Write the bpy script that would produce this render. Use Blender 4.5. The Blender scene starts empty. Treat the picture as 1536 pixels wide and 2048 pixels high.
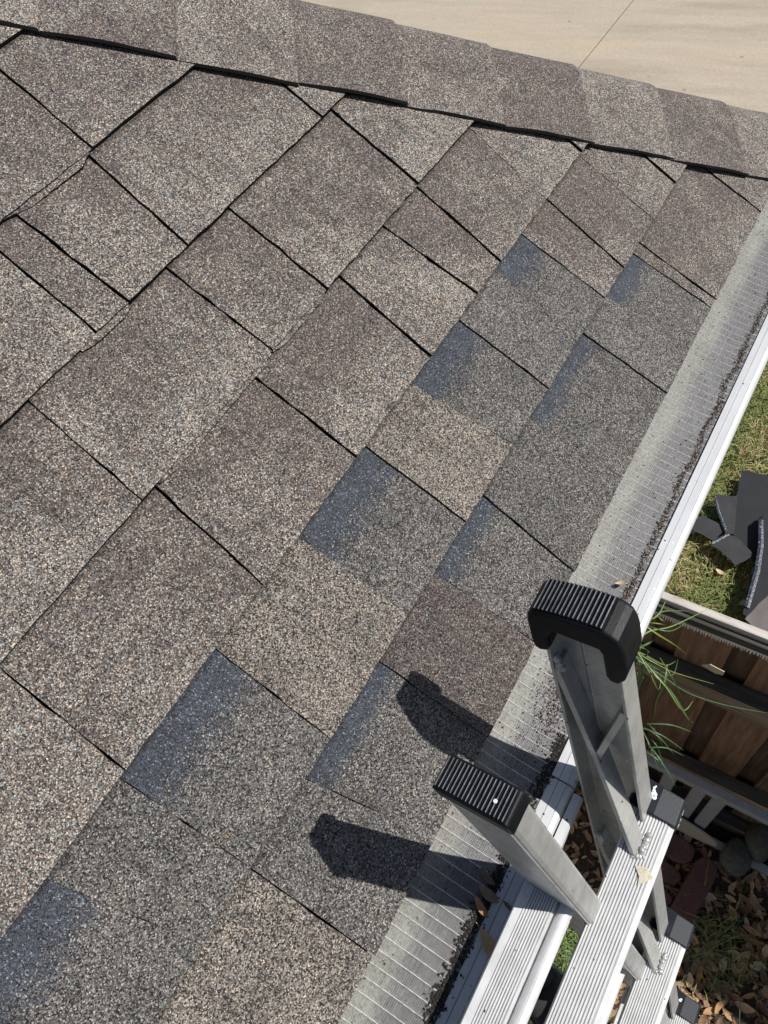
import bpy, math, random
import numpy as np
from mathutils import Matrix, Vector, noise
random.seed(7); rng = np.random.default_rng(7)
C = bpy.context.scene.collection
sc = bpy.context.scene

# ------------------------------------------------------------------ camera, world, sun, exposure
FPX = 1394.317878
CW = np.array([-0.3876095, -0.15751456, 0.7510875])
RW = np.array([[0.5199901077591533, 0.7573995777500004, -0.3949128605866682],
               [-0.8301354640182443, 0.3391953778564202, -0.4425173522248078],
               [-0.20120983875506293, 0.557935816438559, 0.8051224910056856]])
PITCH = math.radians(36)
cam = bpy.data.cameras.new('camera'); co = bpy.data.objects.new('camera', cam); C.objects.link(co)
cam.sensor_fit = 'HORIZONTAL'; cam.sensor_width = 36; cam.lens = 36*FPX/1536
cam.clip_start = 0.02; cam.clip_end = 600
m4 = Matrix.Identity(4)
for i in range(3):
    for j in range(3): m4[i][j] = RW[i][j]
    m4[i][3] = CW[i]
co.matrix_world = m4
sc.camera = co

SUN = np.array([.3206, -.5336, .7826]); SUN /= np.linalg.norm(SUN)
w = bpy.data.worlds.new('World'); sc.world = w; w.use_nodes = True
nt = w.node_tree; nt.nodes.clear()
sky = nt.nodes.new('ShaderNodeTexSky'); sky.sky_type = 'NISHITA'; sky.sun_disc = False
sky.sun_elevation = math.asin(SUN[2]); sky.sun_rotation = math.atan2(SUN[0], SUN[1])
bg = nt.nodes.new('ShaderNodeBackground'); bg.inputs[1].default_value = 0.055
wo = nt.nodes.new('ShaderNodeOutputWorld')
nt.links.new(sky.outputs[0], bg.inputs[0]); nt.links.new(bg.outputs[0], wo.inputs[0])
sl = bpy.data.lights.new('sun', 'SUN'); so = bpy.data.objects.new('sun', sl); C.objects.link(so)
sl.energy = 4.2; sl.angle = math.radians(.5); sl.color = (1, .965, .91)
so.rotation_euler = Vector(SUN).to_track_quat('Z', 'Y').to_euler()
sc.view_settings.view_transform = 'Standard'; sc.view_settings.look = 'None'
sc.view_settings.gamma = 1; sc.view_settings.use_curve_mapping = False
sc.view_settings.exposure = 0.38

# ------------------------------------------------------------------ geometry helpers
cp, sp = math.cos(PITCH), math.sin(PITCH)
def R3(u, v, h=0.0):                      # roof frame (along eave, up slope, off the roof) -> world
    return (u, v*cp-h*sp, v*sp+h*cp)
def ray(x, y):
    return RW @ np.array([(x-768)/FPX, -(y-1024)/FPX, -1.])
def uv_at(x, y, h=0.0):                   # where a sight line meets the roof surface, in roof coordinates
    n = np.array([0, -sp, cp]); d = ray(x, y); P = CW+d*(h-n@CW)/(n@d)
    return np.array([P[0], P[1]*cp+P[2]*sp])
def on_z(x, y, z):
    d = ray(x, y); return CW+d*(z-CW[2])/d[2]
def on_x(x, y, X):
    d = ray(x, y); return CW+d*(X-CW[0])/d[0]

def empty(name, loc, label, cat, group=None):
    o = bpy.data.objects.new(name, None); C.objects.link(o); o.location = loc
    o.empty_display_size = .05
    o['label'] = label; o['category'] = cat
    if group: o['group'] = group
    return o
def worldloc(o):
    l = Vector(o.location)
    p = o.parent
    while p: l = l+Vector(p.location); p = p.parent
    return l
def mk(name, V, F, mats, parent=None, fm=None, attrs=None, smooth=False, bevel=0, sub=0, origin=None):
    """one mesh object; V in world coordinates; the object's origin goes to its first corner's neighbourhood"""
    V = np.asarray(V, float).reshape(-1, 3)
    o0 = np.array(origin) if origin is not None else V.mean(0)
    me = bpy.data.meshes.new(name); me.from_pydata((V-o0).tolist(), [], [tuple(f) for f in F])
    if not isinstance(mats, (list, tuple)): mats = [mats]
    for m in mats: me.materials.append(m)
    if fm is not None: me.polygons.foreach_set('material_index', list(fm))
    if smooth: me.polygons.foreach_set('use_smooth', [True]*len(me.polygons))
    if attrs:
        for k, a in attrs.items():
            at = me.attributes.new(k, 'FLOAT', 'POINT'); at.data.foreach_set('value', [float(x) for x in a])
    at = me.attributes.new('wpos', 'FLOAT_VECTOR', 'POINT'); at.data.foreach_set('vector', V.astype(np.float32).ravel())
    me.update()
    o = bpy.data.objects.new(name, me); C.objects.link(o)
    if parent:
        o.parent = parent; o.location = Vector(o0)-worldloc(parent)
    else: o.location = o0
    if bevel:
        b = o.modifiers.new('bevel', 'BEVEL'); b.width = bevel; b.segments = 2; b.limit_method = 'ANGLE'; b.angle_limit = math.radians(40)
    if sub:
        s = o.modifiers.new('sub', 'SUBSURF'); s.levels = sub; s.render_levels = sub
    return o
def thing(o, label, cat, group=None, kind=None):
    if label: o['label'] = label
    if cat: o['category'] = cat
    if group: o['group'] = group
    if kind: o['kind'] = kind
    return o
def prism(prof, O, A, B, E, e0, e1):      # closed 2-D profile (a,b) extruded along E
    O, A, B, E = map(lambda t: np.array(t, float), (O, A, B, E)); n = len(prof)
    V = [O+a*A+b*B+E*e0 for a, b in prof]+[O+a*A+b*B+E*e1 for a, b in prof]
    F = [(i, (i+1) % n, n+(i+1) % n, n+i) for i in range(n)]+[tuple(range(n))[::-1], tuple(range(n, 2*n))]
    return V, F
def box(x0, x1, y0, y1, z0, z1):
    V = [(x, y, z) for z in (z0, z1) for y in (y0, y1) for x in (x0, x1)]
    F = [(0, 2, 3, 1), (4, 5, 7, 6), (0, 1, 5, 4), (2, 6, 7, 3), (0, 4, 6, 2), (1, 3, 7, 5)]
    return V, F
def join(parts):
    V, F = [], []
    for v, f in parts:
        n = len(V); V += [tuple(p) for p in v]; F += [tuple(i+n for i in q) for q in f]
    return V, F

# ------------------------------------------------------------------ materials
def newmat(name):
    m = bpy.data.materials.new(name); m.use_nodes = True; t = m.node_tree
    b = t.nodes['Principled BSDF']; return m, t, b
def N(t, kind, **kw):
    n = t.nodes.new(kind)
    for k, v in kw.items(): setattr(n, k, v)
    return n
def coord(t, src='wpos'):
    if src == 'wpos':
        a = N(t, 'ShaderNodeAttribute'); a.attribute_name = 'wpos'; return a.outputs['Vector']
    return N(t, 'ShaderNodeTexCoord').outputs['Object']
def tex(t, kind, scale, vec, **kw):
    n = N(t, kind); n.inputs['Scale'].default_value = scale
    for k, v in kw.items():
        if k in n.inputs: n.inputs[k].default_value = v
        else: setattr(n, k, v)
    t.links.new(vec, n.inputs['Vector']); return n
def ramp(t, stops, fac, mode='LINEAR'):
    r = N(t, 'ShaderNodeValToRGB'); r.color_ramp.interpolation = mode
    el = r.color_ramp.elements
    while len(el) > 1: el.remove(el[-1])
    for i, (p, c) in enumerate(stops):
        e = el[0] if i == 0 else el.new(p)
        e.position = p; e.color = (*c, 1) if len(c) == 3 else c
    t.links.new(fac, r.inputs[0]); return r.outputs[0]
def mixc(t, f, a, b, mode='MIX'):
    m = N(t, 'ShaderNodeMix', data_type='RGBA', blend_type=mode)
    for s, v in ((0, f), (6, a), (7, b)):
        if hasattr(v, 'is_output') or isinstance(v, bpy.types.NodeSocket): t.links.new(v, m.inputs[s])
        else: m.inputs[s].default_value = v if s == 0 else (*v, 1)
    return m.outputs[2]
def math_(t, op, a, b=None, clamp=False):
    m = N(t, 'ShaderNodeMath', operation=op); m.use_clamp = clamp
    for i, v in enumerate((a, b)):
        if v is None: continue
        if isinstance(v, bpy.types.NodeSocket): t.links.new(v, m.inputs[i])
        else: m.inputs[i].default_value = v
    return m.outputs[0]
def bump(t, b, h, strength=.5, dist=.001):
    n = N(t, 'ShaderNodeBump'); n.inputs['Strength'].default_value = strength; n.inputs['Distance'].default_value = dist
    t.links.new(h, n.inputs['Height']); t.links.new(n.outputs[0], b.inputs['Normal']); return n
def attr(t, name):
    a = N(t, 'ShaderNodeAttribute'); a.attribute_name = name; return a.outputs['Fac']

def const_ramp(cols, wts):
    s = sum(wts); p = 0; out = []
    for c, q in zip(cols, wts): out.append((p, c)); p += q/s
    return out
def granule(name, dark, light, scale=780, band_col=(.044, .053, .072)):
    """mineral granules: every cell of a Voronoi is one stone of its own colour"""
    m, t, b = newmat(name); v = coord(t)
    warp = tex(t, 'ShaderNodeTexNoise', 160, v, Detail=2.0)
    wv = N(t, 'ShaderNodeVectorMath', operation='MULTIPLY_ADD')
    t.links.new(warp.outputs['Color'], wv.inputs[0]); wv.inputs[1].default_value = (.0016,)*3; t.links.new(v, wv.inputs[2])
    vor = tex(t, 'ShaderNodeTexVoronoi', scale, wv.outputs[0])
    sep = N(t, 'ShaderNodeSeparateColor'); t.links.new(vor.outputs['Color'], sep.inputs[0])
    ca = ramp(t, dark, sep.outputs[0], 'CONSTANT'); cb = ramp(t, light, sep.outputs[0], 'CONSTANT')
    big = tex(t, 'ShaderNodeTexNoise', 9, v, Detail=4.0, Roughness=.6)
    k = math_(t, 'MULTIPLY_ADD', big.outputs[0], 2.6); t.nodes[-1].inputs[2].default_value = -1.3
    k = math_(t, 'ADD', k, attr(t, 'tmix'), clamp=True)
    # dither the blend granule by granule
    co_ = tex(t, 'ShaderNodeTexVoronoi', 430, v); sc2 = N(t, 'ShaderNodeSeparateColor'); t.links.new(co_.outputs['Color'], sc2.inputs[0])
    d = math_(t, 'SUBTRACT', k, sep.outputs[1]); d = math_(t, 'MULTIPLY_ADD', d, 4.0, True); t.nodes[-1].inputs[2].default_value = .5
    col = mixc(t, d, ca, cb)
    # every stone a little lighter or darker, and a few larger pale ones
    col = mixc(t, 1.0, col, ramp(t, [(0, (.58,)*3), (.6, (1.05,)*3), (1, (1.42,)*3)], sep.outputs[2]), 'MULTIPLY')
    bigst = math_(t, 'MULTIPLY', math_(t, 'LESS_THAN', co_.outputs['Distance'], .42), math_(t, 'GREATER_THAN', sc2.outputs[0], .90))
    bcol = ramp(t, [(0, light[-3][1]), (.35, light[-1][1]), (.6, light[-2][1]), (.85, light[3][1])], sc2.outputs[1], 'CONSTANT')
    col = mixc(t, math_(t, 'MULTIPLY', bigst, math_(t, 'MULTIPLY_ADD', k, .6)), col, bcol); t.nodes[-2].inputs[2].default_value = .25 if t.nodes[-2].bl_idname == 'ShaderNodeMath' else 0
    # the dark blue grey shadow band printed along the head of the exposed base layer
    bn = tex(t, 'ShaderNodeTexNoise', 60, v, Detail=3.0)
    e = math_(t, 'MULTIPLY_ADD', bn.outputs[0], .8); t.nodes[-1].inputs[2].default_value = -.40
    e = math_(t, 'ADD', e, attr(t, 'band'))
    e2 = math_(t, 'MULTIPLY_ADD', sep.outputs[1], .8); t.nodes[-1].inputs[2].default_value = -.40
    e = math_(t, 'ADD', e, e2)
    inb = math_(t, 'LESS_THAN', e, 1.0)
    bc = ramp(t, const_ramp([tuple(c*.45 for c in band_col), band_col, tuple(c*1.8 for c in band_col), (.22, .25, .30)], [25, 48, 22, 5]), sep.outputs[2], 'CONSTANT')
    col = mixc(t, math_(t, 'MULTIPLY', inb, .9), col, bc)
    # weather stains
    st = tex(t, 'ShaderNodeTexNoise', 26, v, Detail=6.0, Roughness=.7)
    s = ramp(t, [(.0, (.55,)*3), (.36, (.8,)*3), (.5, (1,)*3), (.75, (1.12, 1.1, 1.06))], st.outputs[0])
    col = mixc(t, 1.0, col, s, 'MULTIPLY')
    mpv = N(t, 'ShaderNodeMapping'); mpv.vector_type = 'TEXTURE'; mpv.inputs['Rotation'].default_value = (PITCH, 0, 0); mpv.inputs['Scale'].default_value = (1/55, 1/5.5, 1/5.5)
    t.links.new(v, mpv.inputs['Vector']); sn = tex(t, 'ShaderNodeTexNoise', 1.0, mpv.outputs[0], Detail=4.0, Roughness=.6)
    col = mixc(t, .9, col, ramp(t, [(.30, (.74, .72, .71)), (.47, (1,)*3), (.7, (1.08, 1.07, 1.05))], sn.outputs[0]), 'MULTIPLY')
    ln = tex(t, 'ShaderNodeTexNoise', 75, v, Detail=6.0, Roughness=.75)
    col = mixc(t, math_(t, 'MULTIPLY', math_(t, 'GREATER_THAN', ln.outputs[0], .69), .7), col, (.03, .026, .026))
    dn = tex(t, 'ShaderNodeTexNoise', 120, v, Detail=3.0)  # shade line under course edges and cap laps, darkened into the colour
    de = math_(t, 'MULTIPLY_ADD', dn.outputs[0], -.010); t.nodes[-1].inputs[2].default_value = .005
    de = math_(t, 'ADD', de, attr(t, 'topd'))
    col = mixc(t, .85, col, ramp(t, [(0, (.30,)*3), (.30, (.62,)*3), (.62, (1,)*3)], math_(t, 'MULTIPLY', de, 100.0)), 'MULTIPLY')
    # crevices between stones
    cre = ramp(t, [(0, (1,)*3), (.55, (.95,)*3), (.95, (.45,)*3)], math_(t, 'MULTIPLY', vor.outputs['Distance'], 1.25))
    col = mixc(t, .8, col, cre, 'MULTIPLY')
    t.links.new(col, b.inputs['Base Color'])
    b.inputs['Roughness'].default_value = .8
    rr = math_(t, 'MULTIPLY_ADD', sep.outputs[2], .5); t.nodes[-1].inputs[2].default_value = .45
    t.links.new(rr, b.inputs['Roughness'])
    h = math_(t, 'SUBTRACT', math_(t, 'MULTIPLY', sep.outputs[2], .9), vor.outputs['Distance'])
    bump(t, b, h, .85, .0011)
    return m
DK = [(.02, .016, .015), (.080, .062, .056), (.122, .094, .084), (.165, .132, .118), (.225, .235, .225), (.36, .265, .19), (.30, .275, .245)]
LT = [(.03, .026, .024), (.115, .096, .083), (.18, .152, .132), (.26, .228, .196), (.33, .345, .325), (.50, .385, .28), (.45, .42, .365)]
tint = lambda L, k: [(r*k[0], g*k[1], b*k[2]) for r, g, b in L]
DK = tint(DK, (1.05, 1.055, 1.07)); LT = tint(LT, (1.03, 1.03, 1.055))
M = {}
M['old'] = granule('weathered_brown_granules', const_ramp(DK, [14, 28, 26, 17, 6, 4, 5]), const_ramp(LT, [14, 18, 20, 18, 16, 8, 6]))
M['cap'] = granule('ridge_granules', const_ramp(DK, [14, 22, 28, 20, 6, 5, 5]), const_ramp(LT, [12, 16, 24, 22, 12, 8, 6]))
GR = [(.012, .012, .012), (.062, .058, .055), (.114, .107, .100), (.172, .161, .151), (.255, .250, .242), (.34, .31, .265), (.14, .075, .07)]
M['grey'] = granule('fresh_grey_granules', const_ramp(GR, [18, 22, 24, 16, 9, 6, 3]), const_ramp(GR, [12, 17, 24, 20, 14, 11, 2]))
TN = [(.02, .018, .016), (.08, .074, .066), (.17, .15, .126), (.28, .248, .205), (.42, .365, .29), (.24, .25, .235), (.14, .085, .075)]
TN = tint(TN, (1.04, 1.015, 1.04))
M['tan'] = granule('fresh_tan_granules', const_ramp(TN, [20, 20, 18, 18, 10, 9, 3]), const_ramp(TN, [14, 14, 20, 26, 16, 9, 2]))
RD = [(.015, .013, .013), (.066, .058, .055), (.105, .072, .067), (.125, .115, .106), (.2, .2, .19), (.28, .24, .2), (.14, .08, .075)]
M['red'] = granule('fresh_red_granules', const_ramp(RD, [18, 20, 16, 18, 10, 6, 8]), const_ramp(RD, [14, 16, 20, 24, 10, 7, 9]))
def plain(name, col, rough=.7, metal=0, nscale=None, namp=.3, bumps=0, bscale=300, spec=.5):
    m, t, b = newmat(name); v = coord(t)
    b.inputs['Roughness'].default_value = rough; b.inputs['Metallic'].default_value = metal
    b.inputs['Specular IOR Level'].default_value = spec
    if nscale:
        n = tex(t, 'ShaderNodeTexNoise', nscale, v, Detail=6.0, Roughness=.65)
        c = ramp(t, [(.25, tuple(x*(1-namp) for x in col)), (.75, tuple(min(1, x*(1+namp)) for x in col))], n.outputs[0])
        t.links.new(c, b.inputs['Base Color'])
        r = math_(t, 'MULTIPLY_ADD', n.outputs[0], .3); t.nodes[-1].inputs[2].default_value = rough-.15
        t.links.new(r, b.inputs['Roughness'])
    else: b.inputs['Base Color'].default_value = (*col, 1)
    if bumps:
        n2 = tex(t, 'ShaderNodeTexNoise', bscale, v, Detail=4.0)
        bump(t, b, n2.outputs[0], bumps, .001)
    return m
M['asphalt'] = plain('asphalt_core', (.008, .008, .009), .9)
M['felt'] = plain('roofing_felt', (.02, .02, .02), .95)
def metal(name, col, rough, metalness=.85, streak=(400, 400, 12), dirt=.35, spots=True):
    m, t, b = newmat(name); v = coord(t)
    mp = N(t, 'ShaderNodeMapping'); mp.inputs['Scale'].default_value = streak; t.links.new(v, mp.inputs['Vector'])
    n = tex(t, 'ShaderNodeTexNoise', 1.0, mp.outputs[0], Detail=3.0)
    n2 = tex(t, 'ShaderNodeTexNoise', 38, v, Detail=7.0, Roughness=.7)
    c = ramp(t, [(.3, tuple(x*(1-dirt) for x in col)), (.62, col)], n2.outputs[0])
    c = mixc(t, .35, c, ramp(t, [(.3, (.75,)*3), (.7, (1.1,)*3)], n.outputs[0]), 'MULTIPLY')
    if spots:
        vo = tex(t, 'ShaderNodeTexVoronoi', 130, v)
        sp_ = N(t, 'ShaderNodeSeparateColor'); t.links.new(vo.outputs['Color'], sp_.inputs[0])
        k = math_(t, 'MULTIPLY', math_(t, 'LESS_THAN', vo.outputs['Distance'], .16), math_(t, 'GREATER_THAN', sp_.outputs[0], .86))
        c = mixc(t, k, c, (.06, .05, .045))
        k2 = math_(t, 'MULTIPLY', math_(t, 'LESS_THAN', vo.outputs['Distance'], .14), math_(t, 'LESS_THAN', sp_.outputs[0], .05))
        c = mixc(t, k2, c, (.85, .85, .82))
    t.links.new(c, b.inputs['Base Color']); b.inputs['Metallic'].default_value = metalness
    r = math_(t, 'MULTIPLY_ADD', n2.outputs[0], -.3); t.nodes[-1].inputs[2].default_value = rough+.15
    t.links.new(r, b.inputs['Roughness'])
    bump(t, b, n.outputs[0], .12, .0004)
    return m
M['alu'] = metal('satin_aluminium', (.56, .56, .54), .46, .55, (14, 14, 380))
M['groove'] = plain('rib_groove', (.27, .27, .27), .6, .0, 60, .4)  # darker grey for the valleys between ribs
M['alu_bright'] = metal('worn_ribbed_aluminium', (.66, .665, .67), .42, .12, (12, 420, 420), .22)
M['gutter'] = metal('white_painted_gutter', (.56, .57, .585), .45, .1, (6, 200, 200), .12)
M['gutter_in'] = plain('gutter_inside', (.25, .25, .24), .6, .2, 30, .4)
M['rubber'] = plain('black_rubber', (.007, .008, .010), .4, 0, 45, .5, .12, 500, .14)
M['ridge_highlight'] = plain('rubber_ridge_highlight', (.13, .137, .15), .6, 0, 120, .8, .3, 500)  # paler rubber on ridge tops, grey highlights painted into the colour
M['plastic_dark'] = plain('dark_plastic', (.010, .012, .017), .42, 0, 90, .4, .1, 600, .25)
M['plastic_mid'] = plain('lit_facet_plastic', (.024, .027, .034), .5, 0, 140, .5, .15, 600, .25)
M['paint_white'] = plain('white_paint_splash', (.72, .74, .74), .6)

def mesh_mat():
    m, t, b = newmat('fine_gutter_mesh'); v = coord(t)
    mp = N(t, 'ShaderNodeMapping'); mp.inputs['Rotation'].default_value = (0, 0, math.radians(45)); t.links.new(v, mp.inputs['Vector'])
    a = tex(t, 'ShaderNodeTexChecker', 900, mp.outputs[0])
    n = tex(t, 'ShaderNodeTexNoise', 22, v, Detail=6.0, Roughness=.7)
    n2 = tex(t, 'ShaderNodeTexNoise', 420, v, Detail=2.0)
    y = N(t, 'ShaderNodeSeparateXYZ'); t.links.new(v, y.inputs[0])
    e = math_(t, 'MULTIPLY_ADD', n.outputs[0], .022); t.nodes[-1].inputs[2].default_value = -.011
    e = math_(t, 'ADD', e, y.outputs[1])
    up = ramp(t, [(0, (0,)*3), (.45, (0,)*3), (.60, (1,)*3), (1, (1,)*3)], math_(t, 'MULTIPLY_ADD', e, 10.0)); 
    t.nodes[-2].inputs[2].default_value = .75 if False else 0.75
    wire = mixc(t, up, (.215, .212, .214), (.25, .25, .232))
    hole = mixc(t, up, (.05, .048, .05), (.15, .15, .13))
    c = mixc(t, a.outputs['Fac'], wire, hole)
    c = mixc(t, .8, c, ramp(t, [(.25, (.45,)*3), (.5, (1,)*3), (.8, (1.35,)*3)], n2.outputs[0]), 'MULTIPLY')
    c = mixc(t, .6, c, ramp(t, [(.3, (.7, .66, .62)), (.6, (1.1,)*3)], n.outputs[0]), 'MULTIPLY')
    rb = math_(t, 'MULTIPLY', math_(t, 'GREATER_THAN', attr(t, 'rib'), .55), math_(t, 'MULTIPLY_ADD', n2.outputs[0], 1.2)); t.nodes[-2].inputs[2].default_value = 0.0
    c = mixc(t, math_(t, 'MULTIPLY', rb, 1.25, True), c, (.52, .52, .51))  # ribs painted paler for the light their wire catches
    t.links.new(c, b.inputs['Base Color']); b.inputs['Metallic'].default_value = .0; b.inputs['Roughness'].default_value = .6; b.inputs['Specular IOR Level'].default_value = .3
    bump(t, b, n2.outputs[0], .35, .0006)
    return m
M['mesh'] = mesh_mat()
def wood(name, cols, grain=(60, 60, 4), rough=.85):
    m, t, b = newmat(name); v = coord(t)
    mp = N(t, 'ShaderNodeMapping'); mp.inputs['Scale'].default_value = grain; t.links.new(v, mp.inputs['Vector'])
    n = tex(t, 'ShaderNodeTexNoise', 1.0, mp.outputs[0], Detail=6.0, Roughness=.7)
    oi = N(t, 'ShaderNodeObjectInfo')
    c = ramp(t, [(.28, cols[0]), (.5, cols[1]), (.72, cols[2])], n.outputs[0])
    k = ramp(t, [(0, (.55, .5, .5)), (.5, (1, 1, 1)), (1, (1.5, 1.35, 1.2))], oi.outputs['Random'])
    c = mixc(t, 1.0, c, k, 'MULTIPLY')
    t.links.new(c, b.inputs['Base Color']); b.inputs['Roughness'].default_value = rough
    bump(t, b, n.outputs[0], .5, .002)
    return m
M['board'] = wood('cedar_board', ((.06, .035, .022), (.15, .088, .052), (.25, .155, .095)))
M['rail'] = wood('weathered_rail', ((.10, .075, .05), (.28, .21, .14), (.42, .34, .24)), (50, 4, 60))
M['railtop'] = wood('grey_weathered_wood', ((.028, .026, .023), (.075, .07, .062), (.15, .14, .12)), (50, 4, 60))
M['trimpaint'] = wood('peeling_white_trim', ((.25, .2, .15), (.62, .6, .55), (.78, .76, .72)), (70, 6, 70))
def speckle(name, col, sc_=260, amp=.5, rough=.9):
    m, t, b = newmat(name); v = coord(t)
    n = tex(t, 'ShaderNodeTexNoise', sc_, v, Detail=3.0); n2 = tex(t, 'ShaderNodeTexNoise', 14, v, Detail=4.0)
    c = ramp(t, [(.3, tuple(x*(1-amp) for x in col)), (.6, col), (.8, tuple(min(1, x*(1+2*amp)) for x in col))], n.outputs[0])
    c = mixc(t, .6, c, ramp(t, [(.3, (.6,)*3), (.7, (1.25,)*3)], n2.outputs[0]), 'MULTIPLY')
    t.links.new(c, b.inputs['Base Color']); b.inputs['Roughness'].default_value = rough
    bump(t, b, n.outputs[0], .5, .002); return m
M['paver'] = speckle('dark_red_concrete_paver', (.13, .062, .058))
M['stone'] = speckle('grey_green_stone', (.10, .10, .08), 60, .35)
M['scrap'] = speckle('torn_shingle_back', (.013, .0145, .019), 420, .6, .8)
M['scrap_plain'] = speckle('smooth_shingle_back', (.030, .031, .035), 160, .35, .8)
M['scrap_granule'] = speckle('torn_shingle_face', (.17, .15, .145), 500, .5, .85)
def tar():
    m, t, b = newmat('glossy_tar_strip'); v = coord(t)
    n = tex(t, 'ShaderNodeTexNoise', 90, v, Detail=5.0, Roughness=.8)
    c = ramp(t, [(.45, (.02, .024, .034)), (.60, (.07, .085, .11)), (.68, (.6, .63, .68))], n.outputs[0])  # whitish flecks are painted glints on the shiny tar
    t.links.new(c, b.inputs['Base Color']); b.inputs['Roughness'].default_value = .25
    bump(t, b, n.outputs[0], .8, .003); return m
M['tar'] = tar()
def oimat(name, cols, rough=.7, trans=0):
    m, t, b = newmat(name)
    a = N(t, 'ShaderNodeAttribute'); a.attribute_name = 'rnd'
    c = ramp(t, [(i/len(cols), c) for i, c in enumerate(cols)], a.outputs['Fac'], 'CONSTANT')
    v = coord(t); n = tex(t, 'ShaderNodeTexNoise', 90, v, Detail=3.0)
    c = mixc(t, .6, c, ramp(t, [(.3, (.7,)*3), (.7, (1.25,)*3)], n.outputs[0]), 'MULTIPLY')
    t.links.new(c, b.inputs['Base Color']); b.inputs['Roughness'].default_value = rough
    return m
M['leaf'] = oimat('dry_leaf', [(.18, .10, .055), (.36, .2, .1), (.25, .17, .10), (.45, .29, .16), (.13, .08, .05), (.5, .37, .22), (.3, .18, .11)])
M['grassblade'] = oimat('grass_blade', [(.15, .20, .045), (.21, .26, .06), (.38, .34, .14), (.60, .46, .25), (.10, .16, .035), (.52, .40, .22), (.26, .29, .09)])
M['weed'] = oimat('weed_blade', [(.10, .17, .05), (.16, .24, .07), (.07, .13, .05), (.22, .26, .06)], .5)
M['grit'] = oimat('grit', [(.03, .022, .018), (.09, .055, .04), (.015, .012, .01), (.2, .16, .12), (.12, .075, .06), (.035, .03, .03), (.3, .26, .22)], .9)
M['grit_dark'] = oimat('dark_grit', [(.02, .018, .016), (.012, .011, .01), (.045, .035, .028), (.03, .03, .03)], .9)

# ------------------------------------------------------------------ ground, driveway
GZ = -2.62
def ground_mat():
    m, t, b = newmat('lawn_soil'); v = coord(t)
    n = tex(t, 'ShaderNodeTexNoise', 5, v, Detail=8.0, Roughness=.7); n2 = tex(t, 'ShaderNodeTexNoise', 90, v, Detail=4.0, Roughness=.7)
    x = N(t, 'ShaderNodeSeparateXYZ'); t.links.new(v, x.inputs[0])
    lawn = math_(t, 'GREATER_THAN', x.outputs[0], .56)
    g = ramp(t, [(.3, (.09, .11, .035)), (.5, (.22, .2, .08)), (.7, (.4, .3, .16))], n.outputs[0])
    d = ramp(t, [(.3, (.025, .018, .012)), (.55, (.055, .04, .027)), (.75, (.13, .095, .06))], n2.outputs[0])
    c = mixc(t, lawn, d, g)
    c = mixc(t, .7, c, ramp(t, [(.3, (.5,)*3), (.7, (1.3,)*3)], n2.outputs[0]), 'MULTIPLY')
    t.links.new(c, b.inputs['Base Color']); b.inputs['Roughness'].default_value = .95
    bump(t, b, n2.outputs[0], .8, .01); return m
thing(mk('ground', [(-200, -200, GZ), (200, -200, GZ), (200, 200, GZ), (-200, 200, GZ)], [(0, 1, 2, 3)], ground_mat(), origin=(0, 0, GZ)), None, None, kind='structure')
def concrete():
    m, t, b = newmat('broomed_concrete'); v = coord(t)
    mp = N(t, 'ShaderNodeMapping'); mp.inputs['Rotation'].default_value = (0, 0, math.radians(0)); mp.inputs['Scale'].default_value = (9, .9, 1)
    t.links.new(v, mp.inputs['Vector'])
    n = tex(t, 'ShaderNodeTexNoise', 1.0, mp.outputs[0], Detail=7.0, Roughness=.65)
    mp2 = N(t, 'ShaderNodeMapping'); mp2.inputs['Scale'].default_value = (2.2, .5, 1); t.links.new(v, mp2.inputs['Vector'])
    n2 = tex(t, 'ShaderNodeTexNoise', 1.0, mp2.outputs[0], Detail=6.0, Roughness=.6)
    c = ramp(t, [(.3, (.37, .315, .245)), (.5, (.395, .34, .265)), (.7, (.42, .365, .285))], n.outputs[0])
    c = mixc(t, .8, c, ramp(t, [(.3, (.76, .74, .73)), (.5, (1.0,)*3), (.75, (1.10, 1.05, .96))], n2.outputs[0]), 'MULTIPLY')
    vo = tex(t, 'ShaderNodeTexVoronoi', 3.1, v)
    k = ramp(t, [(.02, (.45, .40, .34)), (.07, (1,)*3)], vo.outputs['Distance'])
    c = mixc(t, .8, c, k, 'MULTIPLY')
    gr = tex(t, 'ShaderNodeTexNoise', 60, v, Detail=5.0)
    c = mixc(t, .4, c, ramp(t, [(.3, (.68,)*3), (.7, (1.22,)*3)], gr.outputs[0]), 'MULTIPLY')
    t.links.new(c, b.inputs['Base Color']); b.inputs['Roughness'].default_value = .9
    bump(t, b, n.outputs[0], .3, .004); return m
MC = concrete()
drive = thing(mk('driveway', *box(4.3, 60, -12, 60, GZ-.1, GZ+.004), M['felt'], origin=(6, 2, GZ)), None, None, kind='structure')
# slabs of the driveway, cut by the control joints
JY = 2.67; G = .016
k = 0
for x0, x1 in ((4.3, 15.0), (15.0, 30)):
    for y0, y1 in ((-6, -.0), (-.0+.0, JY), (JY, JY+4), (JY+4, JY+9), (JY+9, JY+14)):
        mk('concrete_slab', *box(x0+G/2, x1-G/2, y0+G/2, y1-G/2, GZ+.004, GZ+.03), MC, drive, bevel=.006)

# ------------------------------------------------------------------ house
house = empty('house', (0, 2, GZ), 'house corner with a brown grey shingled hip roof edged by a white gutter', 'house')
HIPU = lambda v: .985-.8093*v             # the hip (ridge of the cap), in roof coordinates
EAVE_U = .985
wallm = plain('painted_siding', (.45, .42, .38), .8, 0, 6, .1, .1, 200)
mk('wall', *box(-6, .62, .38, 6, GZ, -.1), wallm, house)
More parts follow.
